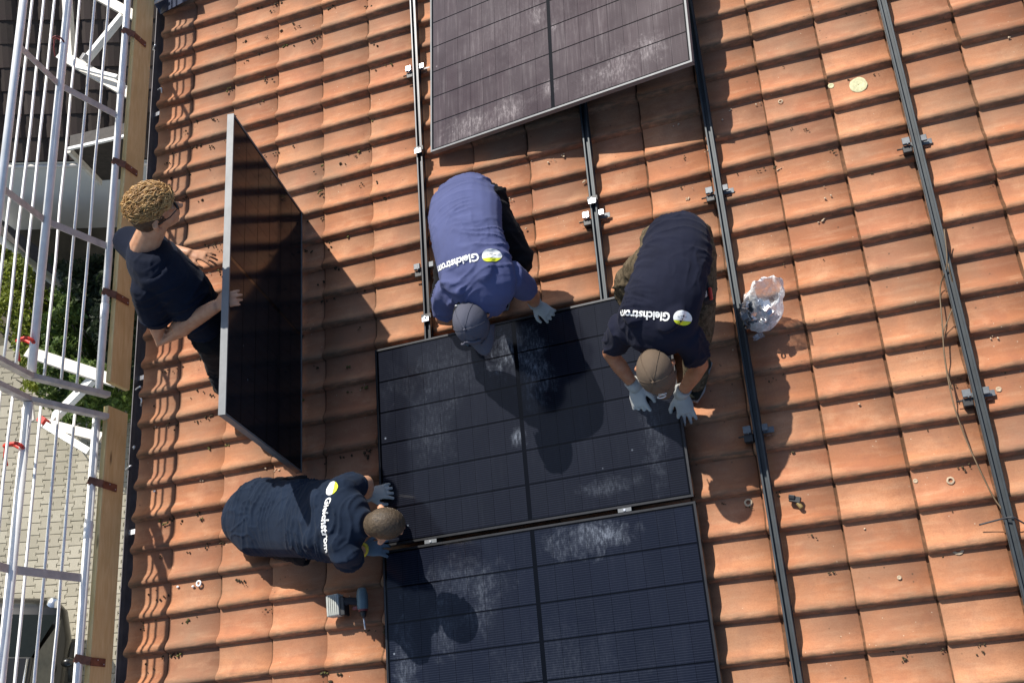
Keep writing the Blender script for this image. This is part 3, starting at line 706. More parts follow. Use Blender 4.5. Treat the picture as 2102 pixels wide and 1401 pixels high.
# ------------------------------------------------------------------ man in the blue shirt (bent over, middle)
def man_blue():
    at = lambda x, y, w: globals()['at'](x, y, w * 0.89)
    p = thing('person', 'bent man in a bright blue t-shirt and grey cap above the middle panel', 'person', (-1.55, -1.5, .03), 'four workers fitting panels on the roof'); o = LOC[p]
    secs = [(at(954, 402, .70), .158, .105), (at(953, 436, .78), .194, .125), (at(960, 490, .86), .182, .120), (at(974, 545, .89), .184, .118), (at(985, 585, .86), .192, .110), (at(984, 610, .82), .142, .090), (at(982, 626, .80), .066, .060)]
    latv = (at(1060, 566, .80) - at(916, 604, .74)).normalized(); lath = V3((1, -.12, 0)).normalized()
    lats = [lath, lath, lath.lerp(latv, .3), lath.lerp(latv, .6), latv, latv, latv]
    rsh, lsh = at(922, 602, .75), at(1050, 568, .80)
    rel, lel = at(908, 652, .48), at(1090, 602, .52)
    rwr, lwr = at(950, 655, .25), at(1098, 622, .25)
    hipL, hipR = at(1005, 440, .66), at(938, 448, .64)
    kneeL, footL = at(1066, 528, .50), at(1030, 610, .06)
    kneeR, footR = at(914, 636, .30), at(930, 560, .06)
    hc, crown, face = at(972, 660, .80), V3((-.03, -.62, .78)), V3((.02, -.78, -.62))
    body = MB(); torso(body, secs, lats, grow=-.02)
    limb(body, [rsh, (rsh + rel) / 2, rel, rel.lerp(rwr, .4), rwr], [.050, .046, .040, .040, .027]); limb(body, [lsh, (lsh + lel) / 2, lel, lel.lerp(lwr, .4), lwr], [.050, .046, .040, .040, .027])
    limb(body, [secs[-2][0], hc - crown.normalized() * .05], [.055, .052]); head_mb(hc, crown, face, 1.0, body)
    for h, k, f in ((hipL, kneeL, footL), (hipR, kneeR, footR)): limb(body, [h, h.lerp(k, .5), k, k.lerp(f, .4), f], [.078, .068, .055, .052, .038])
    hand_mb(lwr, V3((.42, -.42, -.34)), V3((.1, -.2, 1)), V3((-1, -.2, 0)), .82, .75, body); hand_mb(rwr, V3((.15, -.7, -.3)), V3((-.1, -.2, 1)), V3((1, .2, 0)), .86, .4, body)
    part('body', fuse(body, .0075, 4, off=o), M_SKIN2, p)
    sh = MB(); torso(sh, secs[:-1], lats[:-1], grow=.006); torso(sh, [secs[5], (secs[6][0], .085, .074)], latv)
    limb(sh, [secs[4][0].lerp(rsh, .6), rsh, rsh.lerp(rel, .40), rsh.lerp(rel, .62)], [.082, .08, .074, .068]); limb(sh, [secs[4][0].lerp(lsh, .6), lsh, lsh.lerp(lel, .40), lsh.lerp(lel, .62)], [.082, .08, .074, .068])
    blades(sh, secs, latv); limb(sh, [secs[3][0].lerp(rsh, .45), secs[4][0].lerp(rsh, .75)], [.098, .088]); limb(sh, [secs[3][0].lerp(lsh, .45), secs[4][0].lerp(lsh, .75)], [.098, .088])
    sm = fuse(sh, .0075, 5, folds(secs[4][0] - secs[0][0], .007, 26), o); part('t_shirt', sm, M_BLUE, p)
    hem(p, 'sleeve_hem', rsh.lerp(rel, 0.62), rel - rsh, 0.064, 0.064, V3((0, 0, 1)), M_BLUE); hem(p, 'sleeve_hem', lsh.lerp(lel, 0.62), lel - lsh, 0.064, 0.064, V3((0, 0, 1)), M_BLUE)
    hem(p, 'neck_band', secs[6][0], secs[6][0] - secs[5][0], .083, .071, latv, M_BLUE, .007)
    tr = MB(); limb(tr, [hipR + V3((0, .06, -.02)), hipL + V3((0, .06, -.02))], [.115, .115])
    for h, k, f in ((hipL, kneeL, footL), (hipR, kneeR, footR)): limb(tr, [h, h.lerp(k, .5), k, k.lerp(f, .4), f.lerp(k, .12)], [.102, .092, .078, .074, .062])
    part('trousers', fuse(tr, .011, 6, folds(V3((0, 1, 0)), .009, 20), o), M_BLACKT, p)
    shoe_parts(p, at(1032, 585, .03), at(1034, 632, .03), V3((0, 0, 1))); shoe_parts(p, at(928, 545, .04), at(918, 600, .04), V3((0, 0, 1)))
    g = hand_mb(lwr, V3((.42, -.42, -.34)), V3((.1, -.2, 1)), V3((-1, -.2, 0)), 1.0, .75); part('glove', fuse(g, .0045, 2, off=o), M_GLOVE, p)
    g = hand_mb(rwr, V3((.15, -.7, -.3)), V3((-.1, -.2, 1)), V3((1, .2, 0)), 1.08, .4); part('glove', fuse(g, .0045, 2, off=o), M_GLOVED, p)
    for w, e, m in ((rwr, rel, M_GLOVED), (lwr, lel, M_GLOVE)): part('glove_cuff', MB().tube([w.lerp(e, -.08), w.lerp(e, .16)], [.036, .038], 14), m, p)
    z = crown.normalized(); y = (face - z * face.dot(z)).normalized(); R = Matrix((y.cross(z), y, z)).transposed()
    P = cap_parts(p, hc, R, 1.04, M_CAPG, .078)
    # strap, gathered collar and the creases of the cap's fabric
    part('cap_strap', MB().tube([P(.085 * math.cos(a), -.006 + .108 * math.sin(a), .012) for a in [math.pi * (1.05 + .9 * k / 10) for k in range(11)]], (.006, .012), 8, lat=R @ V3((0, 0, 1))), M_CAPD, p)
    part('cap_strap_buckle', MB().box(P(.045, -.102, .016), (.022, .004, .016), R), M_WHITE, p)
    part('collar', MB().tube([secs[5][0] + latv * .10 * math.cos(a) + (latv.cross(crown.normalized())) * .08 * math.sin(a) + crown.normalized() * .03 for a in [2 * math.pi * k / 20 for k in range(21)]], .020, 8, cap=False), M_CAPD, p)
    for a, b in (((-.05, .07, .09), (.02, .055, .122)), ((.02, .055, .122), (.06, .07, .085)), ((-.055, .085, .06), (-.02, .10, .05))):
        part('cap_crease', MB().tube(curve([P(*a), P(*(V3(a).lerp(V3(b), .5) + V3((0, .006, .004)))), P(*b)], 3), [.002] + [.006] * 5 + [.002], 8), M_CAPG, p)
    org = at(990, 521, 1.0); up = at(985, 600, .95) - at(975, 500, 1.0)
    back_print(p, sm, o, org, at(900, 548, .94) - at(990, 521, 1.0), up, V3((0, 0, 1)), .262, .035, .014)
man_blue()

# ------------------------------------------------------------------ man at lower left (bent over, facing up the slope)
def man_lower():
    at = lambda x, y, w: globals()['at'](x, y, w * 0.97)
    p = thing('person', 'bent bareheaded man with cropped hair, reaching for the lower corner of the middle panel', 'person', (-2.7, -2.7, .03), 'four workers fitting panels on the roof'); o = LOC[p]
    secs = [(at(494, 1058, .14), .145, .10), (at(526, 1060, .17), .208, .135), (at(585, 1062, .25), .200, .130), (at(645, 1064, .41), .196, .122), (at(694, 1066, .58), .198, .112), (at(722, 1070, .62), .138, .090), (at(738, 1072, .63), .068, .062)]
    latv = (at(705, 1150, .55) - at(700, 990, .55)).normalized()
    lsh, rsh = at(706, 1004, .61), at(708, 1136, .64)
    lel, rel = at(752, 990, .42), at(718, 1144, .44)
    lwr, rwr = at(754, 1016, .22), at(744, 1126, .24)
    hipL, hipR = at(524, 1024, .14), at(524, 1098, .14)
    kneeL, footL = at(640, 1000, .14), at(560, 1010, .08)
    kneeR, footR = at(640, 1132, .14), at(560, 1116, .08)
    hc, crown, face = at(789, 1076, .63), V3((.74, -.05, .66)), V3((.68, 0, -.74))
    body = MB(); torso(body, secs, latv, grow=-.02)
    limb(body, [lsh, (lsh + lel) / 2, lel, lel.lerp(lwr, .4), lwr], [.050, .046, .040, .040, .027]); limb(body, [rsh, (rsh + rel) / 2, rel, rel.lerp(rwr, .4), rwr], [.050, .046, .040, .040, .027])
    limb(body, [secs[-2][0], hc - crown.normalized() * .05], [.058, .056]); head_mb(hc, crown, face, 1.0, body)
    for h, k, f in ((hipL, kneeL, footL), (hipR, kneeR, footR)): limb(body, [h, h.lerp(k, .5), k, k.lerp(f, .4), f], [.078, .068, .055, .052, .038])
    hand_mb(lwr, V3((.55, .12, -.25)), V3((.3, 0, .9)), V3((0, -1, 0)), .86, .5, body); hand_mb(rwr, V3((.60, .02, -.38)), V3((.3, .0, .9)), V3((0, 1, 0)), .88, .5, body)
    part('body', fuse(body, .0075, 4, off=o), M_SKIN, p)
    sh = MB(); torso(sh, secs[:-1], latv, grow=.008); torso(sh, [secs[5], (secs[6][0], .085, .074)], latv)
    limb(sh, [secs[4][0].lerp(lsh, .6), lsh, lsh.lerp(lel, .36), lsh.lerp(lel, .55)], [.082, .08, .074, .066]); limb(sh, [secs[4][0].lerp(rsh, .6), rsh, rsh.lerp(rel, .45), rsh.lerp(rel, .70)], [.082, .08, .076, .070])
    blades(sh, secs, latv); limb(sh, [secs[3][0].lerp(rsh, .45), secs[4][0].lerp(rsh, .75)], [.098, .088]); limb(sh, [secs[3][0].lerp(lsh, .45), secs[4][0].lerp(lsh, .75)], [.098, .088])
    sm = fuse(sh, .0075, 5, folds(secs[4][0] - secs[0][0], .0075, 30), o); part('t_shirt', sm, M_NAVY4, p)
    hem(p, 'sleeve_hem', rsh.lerp(rel, 0.7), rel - rsh, 0.064, 0.064, V3((0, 0, 1)), M_NAVY4); hem(p, 'sleeve_hem', lsh.lerp(lel, 0.55), lel - lsh, 0.064, 0.064, V3((0, 0, 1)), M_NAVY4)
    hem(p, 'neck_band', secs[6][0], secs[6][0] - secs[5][0], .083, .071, latv, M_NAVY4, .007)
    tr = MB(); limb(tr, [hipL + V3((-.02, 0, -.0)), hipR + V3((-.02, 0, -.0))], [.100, .100])
    for h, k, f in ((hipL, kneeL, footL), (hipR, kneeR, footR)): limb(tr, [h, h.lerp(k, .5), k, k.lerp(f, .4), f.lerp(k, .12)], [.100, .090, .076, .072, .062])
    part('trousers', fuse(tr, .011, 6, folds(V3((1, 0, 0)), .009, 20), o), M_BLACKT, p)
    shoe_parts(p, footL + V3((-.06, 0, -.03)), footL + V3((.12, .01, -.03)), V3((0, 0, 1))); shoe_parts(p, footR + V3((-.06, 0, -.03)), footR + V3((.12, -.01, -.03)), V3((0, 0, 1)))
    g = hand_mb(lwr, V3((.55, .12, -.25)), V3((.3, 0, .9)), V3((0, -1, 0)), 1.06, .5); part('glove', fuse(g, .0045, 2, off=o), M_GLOVE, p)
    g = hand_mb(rwr, V3((.60, .02, -.38)), V3((.3, .0, .9)), V3((0, 1, 0)), 1.08, .5); part('glove', fuse(g, .0045, 2, off=o), M_GLOVED, p)
    part('glove_cuff', MB().tube([rwr.lerp(rel, -.02), rwr.lerp(rel, .16)], [.037, .040], 14), M_CUFF, p); part('glove_cuff', MB().tube([lwr.lerp(lel, -.05), lwr.lerp(lel, .14)], [.036, .038], 14), M_GLOVE, p)
    hair = MB(); z = crown.normalized(); y = (face - z * face.dot(z)).normalized(); R = Matrix((y.cross(z), y, z)).transposed(); PP = lambda a, b, d: hc + R @ V3((a, b, d))
    hair.ball(PP(0, -.008, .036), (.079, .099, .092), R, 22, 14); hair.ball(PP(0, -.050, .010), (.064, .060, .060), R, 16, 10)
    part('hair', fuse(hair, .005, 4, lambda c, n: nz(c, 90) * .0012, o), M_SHORT, p)
    org = at(668, 1020, .70); up = V3((1, 0, .1))
    back_print(p, sm, o, org, at(660, 1116, .70) - at(668, 1020, .70), up, V3((0, 0, 1)), .268, .037, .012)
man_lower()

# ------------------------------------------------------------------ man standing at the eave, holding the upright panel
def man_curly():
    p = thing('person', 'standing man with curly blond hair and dark glasses, holding the upright panel', 'person', (-3.45, -1.7, .03), 'four workers fitting panels on the roof'); o = LOC[p]
    neck = at(296, 505, 1.37); hip = at(432, 668, .84); mid = at(372, 592, 1.10); chest = at(318, 540, 1.27)
    lsh, rsh = at(264, 494, 1.32), at(306, 592, 1.27)
    latv = (rsh - lsh).normalized()
    secs = [(hip, .150, .105), (hip.lerp(mid, .55), .168, .120), (mid, .180, .124), (chest, .196, .130), (neck.lerp(chest, .45), .165, .112), (neck, .070, .066)]
    rel, rwr = at(333, 694, .98), at(442, 628, 1.115)
    lel, lwr = at(312, 508, 1.02), at(388, 520, 1.00)
    feetL, feetR = at(486, 800, .06), at(500, 850, .06)
    hL, hR = hip - latv * .09, hip + latv * .09
    kneeL, kneeR = at(440, 722, .47), at(452, 752, .47)
    hc = at(316, 434, 1.525); crown = V3((.30, .10, 1)).normalized(); face = V3((.86, .45, -.36))
    body = MB(); torso(body, secs, latv, grow=-.02)
    limb(body, [rsh, (rsh + rel) / 2, rel, rel.lerp(rwr, .35), rwr], [.070, .064, .055, .053, .034]); limb(body, [lsh, (lsh + lel) / 2, lel, lel.lerp(lwr, .4), lwr], [.054, .050, .044, .043, .029])
    limb(body, [secs[-2][0], neck, hc - crown * .06 - face.normalized() * .01], [.092, .072, .064]); head_mb(hc, crown, face, 1.10, body)
    for h, k, f in ((hL, kneeL, feetL), (hR, kneeR, feetR)): limb(body, [h, h.lerp(k, .5), k, k.lerp(f, .4), f], [.082, .072, .056, .054, .038])
    hand_mb(rwr, at(492, 604, 1.14) - rwr, V3((-.45, -.25, .85)), V3((.1, 1, .2)), 1.0, .50, body, .10)
    hand_mb(lwr, at(424, 526, .96) - lwr, V3((-.1, .45, .9)), V3((.2, -1, .1)), 1.0, .30, body, .22)
    part('body', fuse(body, .0055, 3, off=o), M_SKIN, p)
    sh = MB(); torso(sh, secs[:4] + [(neck.lerp(chest, .62), .172, .112)], latv, grow=.008)
    limb(sh, [chest.lerp(rsh, .5), rsh, rsh.lerp(rel, .30), rsh.lerp(rel, .50)], [.098, .096, .092, .086]); limb(sh, [chest.lerp(lsh, .5), lsh, lsh.lerp(lel, .38), lsh.lerp(lel, .58)], [.090, .080, .070, .064])
    sm = fuse(sh, .0075, 5, folds(neck - hip, .007, 28), o); part('t_shirt', sm, M_NAVY, p)
    hem(p, 'sleeve_hem', rsh.lerp(rel, .52), rel - rsh, .085, .085, V3((0, 0, 1)), M_NAVY)
    hem(p, 'neck_band', neck.lerp(chest, .42), neck - chest, .115, .090, latv, M_NAVY, .008)
    tr = MB(); limb(tr, [hL, hR], [.112, .112])
    for h, k, f in ((hL, kneeL, feetL), (hR, kneeR, feetR)): limb(tr, [h, h.lerp(k, .5), k, k.lerp(f, .4), f.lerp(k, .1)], [.105, .094, .078, .074, .066])
    part('trousers', fuse(tr, .011, 6, folds(V3((0, 0, 1)), .009, 20), o), M_BLACKT, p)
    for f in (feetL, feetR): shoe_parts(p, f + V3((-.06, 0, -.03)), f + V3((.17, .02, -.03)), V3((0, 0, 1)))
    z = crown; y = (face - z * face.dot(z)).normalized(); R = Matrix((y.cross(z), y, z)).transposed(); PP = lambda a, b, d: hc + R @ V3((a, b, d)) * 1.12
    hs = MB(); hs.ball(PP(0, -.018, .026), (.087, .104, .098), R, 20, 12); hs.ball(PP(0, -.050, -.01), (.073, .064, .068), R, 16, 10)
    part('hair', fuse(hs, .006, 3, lambda c, n: nz(c, 60) * .003, o), M_BROWN, p, label='short dark hair at the sides and back')
    top_ = MB(); rr = random.Random(5)
    top_.ball(PP(0, .000, .062), (.086, .108, .080), R, 20, 12)
    base = fuse(top_, .007, 3, lambda c, n: .010 * nz(c, 24) + .007 * nz(c, 55), o)
    part('hair', base, M_BLOND, p, label='curly blond hair on top')
    curls = MB()
    for k in range(900):
        a = rr.uniform(0, 2 * math.pi); th = math.acos(rr.uniform(.0, 1)); dv = V3((math.sin(th) * math.cos(a), math.sin(th) * math.sin(a), math.cos(th)))
        L_ = V3((dv.x * .080, dv.y * .102, .060 + dv.z * .078)); n_ = R @ dv
        sw = R @ V3((.5 * nz(dv * 2, 1.5) + rr.gauss(0, .25), 1.0 + rr.gauss(0, .3), .25)); sw = (sw - n_ * sw.dot(n_)).normalized(); sd = sw.cross(n_)
        ph = 4 * nz(dv * 3, 1.3) + rr.uniform(-.6, .6); ln = rr.uniform(.035, .075); lf = rr.uniform(.002, .017); am = rr.uniform(.003, .008); pts = []
        for q in range(8):
            s = q / 7; pts.append(PP(*L_) + sw * ln * (s - .3) + n_ * (lf * math.sin(math.pi * s) + .004 - .5 * ln * ln * (s - .3) ** 2 / .10) + sd * am * math.sin(ph + s * 7.5) + n_ * am * .5 * math.cos(ph + s * 7.5))
        r_ = rr.uniform(.0012, .0026); curls.tube(pts, [r_ * .6] + [r_] * 5 + [r_ * .7, r_ * .3], 5)
    part('curls', curls, M_STRAND, p)
    gl = MB()
    for e in (-1, 1):
        gl.ball(PP(e * .034, .098, .012), (.028, .009, .020), R, 12, 8); gl.tube([PP(e * .060, .092, .018), PP(e * .082, .05, .018), PP(e * .084, -.02, .012)], .0032, 6)
    gl.tube([PP(-.012, .102, .016), PP(.012, .102, .016)], .003, 6)
    part('sunglasses', gl, M_SHADES, p)
    part('zip', MB().tube([at(340, 505, 1.30), at(343, 528, 1.27)], .004, 6, rnd=True), M_WHITE, p)
    part('hip_pocket', MB().box(at(408, 612, .98), (.02, .10, .05), Euler((.3, .2, .2)).to_matrix()), M_GREYT, p, .006)
    part('tool_handle', MB().tube([at(428, 708, .74), at(440, 712, .72)], .009, 8, rnd=True), M_GALV2, p)
man_curly()
# ================================================================== EDGE PROTECTION
def rail_line(x0, y0, x1, y1, w): return at(x0, y0, w), at(x1, y1, w)
GB, GM, GT = (-4.138, .35), (-4.236, .795), (-4.172, 1.218)      # (u, w) of the bottom, middle and top tube
def gpt(k, v):
    u, w = (GB, GM, GT)[k]; return Vector((u, v, w))
def gmix(f, v):
    return gpt(0, v).lerp(gpt(1, v), f) if f <= 1 else gpt(1, v).lerp(gpt(2, v), f - 1)
def guard(lab, v0, v1, strips, ends):
    t = thing('guard_grid', lab, 'guard rail', (-4.2, (v0 + v1) / 2, .4), 'white safety grids along the eave')
    part('bottom_tube', MB().tube([gpt(0, v0), gpt(0, v1)], .0235, 14), M_GALV, t)
    part('middle_tube', MB().tube([gpt(1, v0 - .02), gpt(1, v1 + .02)], .026, 14), M_GALV, t)
    part('top_tube', MB().tube([gpt(2, v0 - .02), gpt(2, v1 + .02)], .024, 14), M_GALV, t)
    for f in (.24, .48, .73, 1.24, 1.48, 1.73):
        rr = random.Random(int(f * 100)); pts = [gmix(f, v0 + (v1 - v0) * k / 14) + Vector((rr.gauss(-.047 if f < 1 else -.032, .0015), 0, rr.gauss(0, .0015))) for k in range(15)]
        part('bar', MB().tube(pts, .0085, 8), M_GALV, t)
    for v in strips: part('cross_strip', MB().bar(gpt(0, v), gpt(1, v), .046, .006, (1, 0, .2)).bar(gpt(1, v), gpt(2, v), .046, .006, (1, 0, -.2)), M_GALV2, t)
    for v in ends: part('end_frame', MB().bar(gpt(0, v) + Vector((.05, 0, -.03)), gpt(1, v), .05, .03, (0, 1, 0)).bar(gpt(1, v), gpt(2, v), .05, .03, (0, 1, 0)), M_GALV2, t)
    for v in [v0 + (v1 - v0) * q for q in (.2, .6, .9)]: part('tube_joint', MB().tube([gpt(0, v - .05), gpt(0, v + .05)], .0262, 14), M_GALV, t)
    return t
v_end = at(212, 808, .35).y; v_beg = at(222, 850, .35).y
guard('upper white safety grid at the eave, behind the curly haired man', 3.9, v_end, [at(240, 240, .35).y, at(230, 505, .35).y, 1.45, 2.5], [v_end])
guard('lower white safety grid at the eave, above the parked car', v_beg, -5.2, [at(165, 1187, .35).y, -3.85], [v_beg])
def strap(x0, y0, x1, y1, w, lab, m=M_RED, th=.011):
    a, b = at(x0, y0, w), at(x1, y1, w); c = (a + b) / 2; t = thing('strap', lab, 'strap', c, 'red straps tied to the safety grids')
    d = (b - a); n = Vector((0, 1, 0)); pts = [c + d * .5 * math.cos(q) + Vector((.0, .012 * math.sin(2 * q), .036 * math.sin(q))) for q in [2 * math.pi * k / 16 for k in range(17)]]
    part('loop', MB().tube(pts, th, 8, cap=False), m, t); part('tail', MB().tube([a, a + Vector((-.02, -.05, -.02)), a + Vector((-.03, -.10, -.05))], th * .8, 8, rnd=True), m, t)
strap(38, 698, 68, 700, .82, 'broad red strap round the middle tube of the upper safety grid')
strap(12, 912, 46, 916, .82, 'thin red strap round the middle tube of the lower safety grid')
strap(112, 78, 130, 84, .82, 'small dark red tie on the middle tube near the top of the picture', M_REDD, .006)
# toe boards on edge inside the grids
def toe(lab, v0, v1, straps):
    ub, ut = Vector((-4.090, 0, .130)), Vector((-4.085, 0, .318))
    t = thing('toe_board', lab, 'board', (-4.07, (v0 + v1) / 2, .2), 'yellow toe boards along the eave')
    mb = MB(); th = .036; nrm = Vector((1, 0, .065)).normalized()
    vs = [p + Vector((0, v, 0)) + nrm * q for v in (v0, v1) for p, q in ((ub, 0), (ub, -th), (ut, -th), (ut, 0))]
    mb.add(vs, [(0, 1, 2, 3), (7, 6, 5, 4), (0, 4, 5, 1), (1, 5, 6, 2), (2, 6, 7, 3), (3, 7, 4, 0)])
    part('plank', mb, M_PLANK, t, .004)
    for v in straps:
        m = ub.lerp(ut, .55); o_ = Vector((0, v, 0))
        b = MB().bar(m + o_ + nrm * .004 + Vector((.0, 0, -.035)), ut + o_ + nrm * .003 + Vector((-.0, 0, .004)), .045, .005, (1, 0, 0)).bar(ut + o_ + Vector((.006, 0, .006)), gpt(0, v) + Vector((.0, .02, .035)), .045, .005, (0, 0, 1))
        s = part('strap', b, M_RUST, t)
        for k in (0, 1): part('screw', MB().ball(m + o_ + nrm * .009 + Vector((0, -.01 + .02 * k, -.02 + .05 * k)), .0035, nu=6, nv=4), M_STEEL, t)
toe('pine toe board at the upper eave, behind the curly haired man', 3.9, at(258, 792, .2).y, [at(285, 85, .25).y, at(285, 345, .25).y, at(262, 612, .25).y])
toe('pine toe board at the lower eave, beside the parked car', at(245, 842, .2).y, -5.2, [at(215, 1000, .25).y, at(200, 1358, .25).y])
# scaffold brackets under the grids
def bracket(lab, items, loc):
    t = thing('scaffold_bracket', lab, 'scaffold', loc, 'scaffold brackets below the safety grids')
    for nm, a, b, w, h, m in items: part(nm, MB().bar(at(*a), at(*b), w, h, (-.2, .3, 1)), m, t, .003)
bracket('white scaffold bracket near the top of the picture, with a diagonal brace over dark tiles',
        [('ledger', (124, 112, -.50), (276, 198, -.42), .085, .04, M_GALV2), ('ledger', (190, -14, -.50), (290, 40, -.42), .08, .04, M_GALV2), ('brace', (180, 120, -.44), (252, 32, -.40), .085, .05, M_PAINT),
         ('post', (134, -60, -.52), (146, 122, -.52), .075, .05, M_GALV2), ('top_bar', (150, 135, -.40), (242, 158, -.34), .030, .03, M_GALV), ('coupler', (178, 112, -.40), (170, 124, -.40), .06, .05, M_STEEL)], at(200, 110, -.45))
bracket('white scaffold bracket at mid height, in front of the green hedge',
        [('ledger', (58, 722, -.50), (238, 782, -.42), .085, .04, M_GALV2), ('brace', (196, 772, -.46), (110, 858, -.66), .10, .04, M_PAINT), ('ledger', (90, 868, -.62), (212, 898, -.55), .07, .04, M_GALV2),
         ('diagonal', (94, 872, -.56), (184, 926, -.50), .05, .03, M_PAINT), ('base_plate', (56, 830, -.66), (60, 868, -.66), .12, .02, M_GALV2), ('coupler', (82, 858, -.56), (94, 866, -.56), .05, .05, M_RED)], at(150, 820, -.55))
# bits of bright wire and clips hanging over the gutter
rr = random.Random(9)
for k, (x, y) in enumerate(((318, 95), (332, 190), (290, 795), (287, 815), (275, 920), (270, 955))):
    a = at(x, y, .03); b = a + Vector((rr.uniform(-.03, .03), rr.uniform(-.06, .06), .0)); 
    t = solo('wire_clip', MB().tube(curve([a, (a + b) / 2 + Vector((.02, 0, .02)), b + Vector((-.02, 0, -.01))], 4), .006, 8, rnd=True), M_STEEL, 'bent bright wire clip at the gutter, ' + ('topmost of all, by the folded flashing', 'second from the top', 'level with the upper toe board end', 'just below the end of the upper toe board', 'beside the lower toe board, upper of two', 'beside the lower toe board, lower of two')[k], 'clip', a, 'bright wire clips along the gutter')
# folded dark sheet at the upper left corner of the tiles
c = [at(316, 4, .10), at(330, 30, .07), at(398, -6, .12), at(390, -50, .12), at(316, -50, .10)]
mb = MB(); n = Vector((0, 0, .006)); mb.add([p for p in c] + [p + n for p in c], [(4, 3, 2, 1, 0), (5, 6, 7, 8, 9)] + [(k, (k + 1) % 5, 5 + (k + 1) % 5, 5 + k) for k in range(5)])
t = thing('flashing_sheet', 'folded dark blue metal flashing at the upper left corner of the tiles', 'flashing', c[0])
part('sheet', mb, simple('blue_black_sheet', (.03, .04, .075), .4, .3), t); part('folded_edge', MB().bar(at(316, 6, .12), at(340, -6, .13), .02, .01), M_PAINT, t)

# ================================================================== YARD, NEIGHBOUR, HEDGES, CAR
M_PAVE = None
def paver_mat():
    t = NT('concrete_paver'); P = t.pos(); r = t.rnd()
    b = t.ramp(r, [(0, (.36, .33, .26)), (.5, (.42, .385, .305)), (1, (.47, .435, .35))]); n = t.noise(P, 1.1, 5, .6)
    b = t.mix(t.ramp(n, [(.45, 0.0), (.75, .35)]), b, (.24, .24, .16)); f = t.noise(P, 90, 3); b = t.mix(t.ramp(f, [(.35, .25), (.6, 0.0)]), b, (.20, .18, .13))
    t.set(color=b, rough=.92, spec=.2); t.bump(f, .25, .003); return t.m
M_PAVE = paver_mat(); M_SOIL = simple('joint_soil', (.11, .10, .07), .95, 0, .3, 20); M_EARTH = simple('earth', (.10, .085, .06), .95, 0, .3, 2)
gr = MB().box((0, 0, -.26), (160, 160, .5)); solo('ground', gr, M_EARTH, frame=YARD, kind='structure')
pvw = bpy.data.objects.new('paving', None); COL.objects.link(pvw); pvw['kind'] = 'structure'; LOC[pvw] = Vector()
part('bedding', MB().box((-8.0, .2, -.008), (5.6, 6.6, .03)), M_SOIL, pvw)
# double-T stones 20 x 16.5 cm
LX, LY = .163, .197
sh = [(-.5, -.5), (.5, -.5), (.5, -.28), (.34, -.18), (.34, .18), (.5, .28), (.5, .5), (-.5, .5), (-.5, .28), (-.66, .18), (-.66, -.18), (-.5, -.28)]
sh = [(-.60, -.5), (.60, -.5), (.60, -.27), (.40, -.15), (.40, .15), (.60, .27), (.60, .5), (-.60, .5), (-.60, .27), (-.40, .15), (-.40, -.15), (-.60, -.27)]
sh = [(x * LX * .965, y * LY * .955) for x, y in sh]
def paver_geo():
    n = len(sh); i_ = [(x * .93, y * .93) for x, y in sh]
    vs = [(x, y, -.03) for x, y in sh] + [(x, y, .012) for x, y in sh] + [(x, y, .017) for x, y in i_]
    fs = [(k, (k + 1) % n, n + (k + 1) % n, n + k) for k in range(n)] + [(n + k, n + (k + 1) % n, 2 * n + (k + 1) % n, 2 * n + k) for k in range(n)] + [tuple(range(2 * n, 3 * n))]
    return vs, fs
pv, pf = paver_geo(); pm = bpy.data.meshes.new('paver'); pm.from_pydata(pv, [], pf); pm.materials.append(M_PAVE)
cells = []
for a in range(-17, 18):
    for b in range(-17, 18):
        x, y = -8.0 + a * LX, .2 + (b + (.5 if a % 2 else 0)) * LY
        if not (-10.7 < x < -5.3 and -3.0 < y < 3.4): continue
        q = RI @ Vector((x, y, 0)); d = RC @ (q - CAM); px, py = FOC * d.x / d.z + 1051, FOC * d.y / d.z + 700
        vis = -15 < px < 245 and 835 < py < 1420
        cells.append((0 if vis else 1, abs(px - 120) + abs(py - 1050) * .3, x, y))
cells.sort(); rv, rf = [], []; rp_ = random.Random(4)
for k, (o_, _, x, y) in enumerate(cells):
    M = Matrix.Translation(Vector((x, y, rp_.uniform(-.003, .003)))) @ Euler((rp_.gauss(0, .008), rp_.gauss(0, .008), rp_.gauss(0, .012))).to_matrix().to_4x4()
    if k < 300:
        o = bpy.data.objects.new('paver', pm); COL.objects.link(o); o.parent = pvw; o.matrix_local = M
    else:
        b = len(rv); rv += [tuple(M @ Vector(v)) for v in pv]; rf += [tuple(b + t for t in f) for f in pf]
me = bpy.data.meshes.new('outer_pavers'); me.from_pydata(rv, [], rf); me.materials.append(M_PAVE)
o = bpy.data.objects.new('outer_pavers', me); COL.objects.link(o); o.parent = pvw; o['kind'] = 'stuff'
path = MB().box((-10.2, 4.6, .0), (2.6, 5.0, .02)); solo('path', path, simple('pale_path', (.33, .30, .25), .92, 0, .12, 5, .2), frame=YARD, kind='structure')

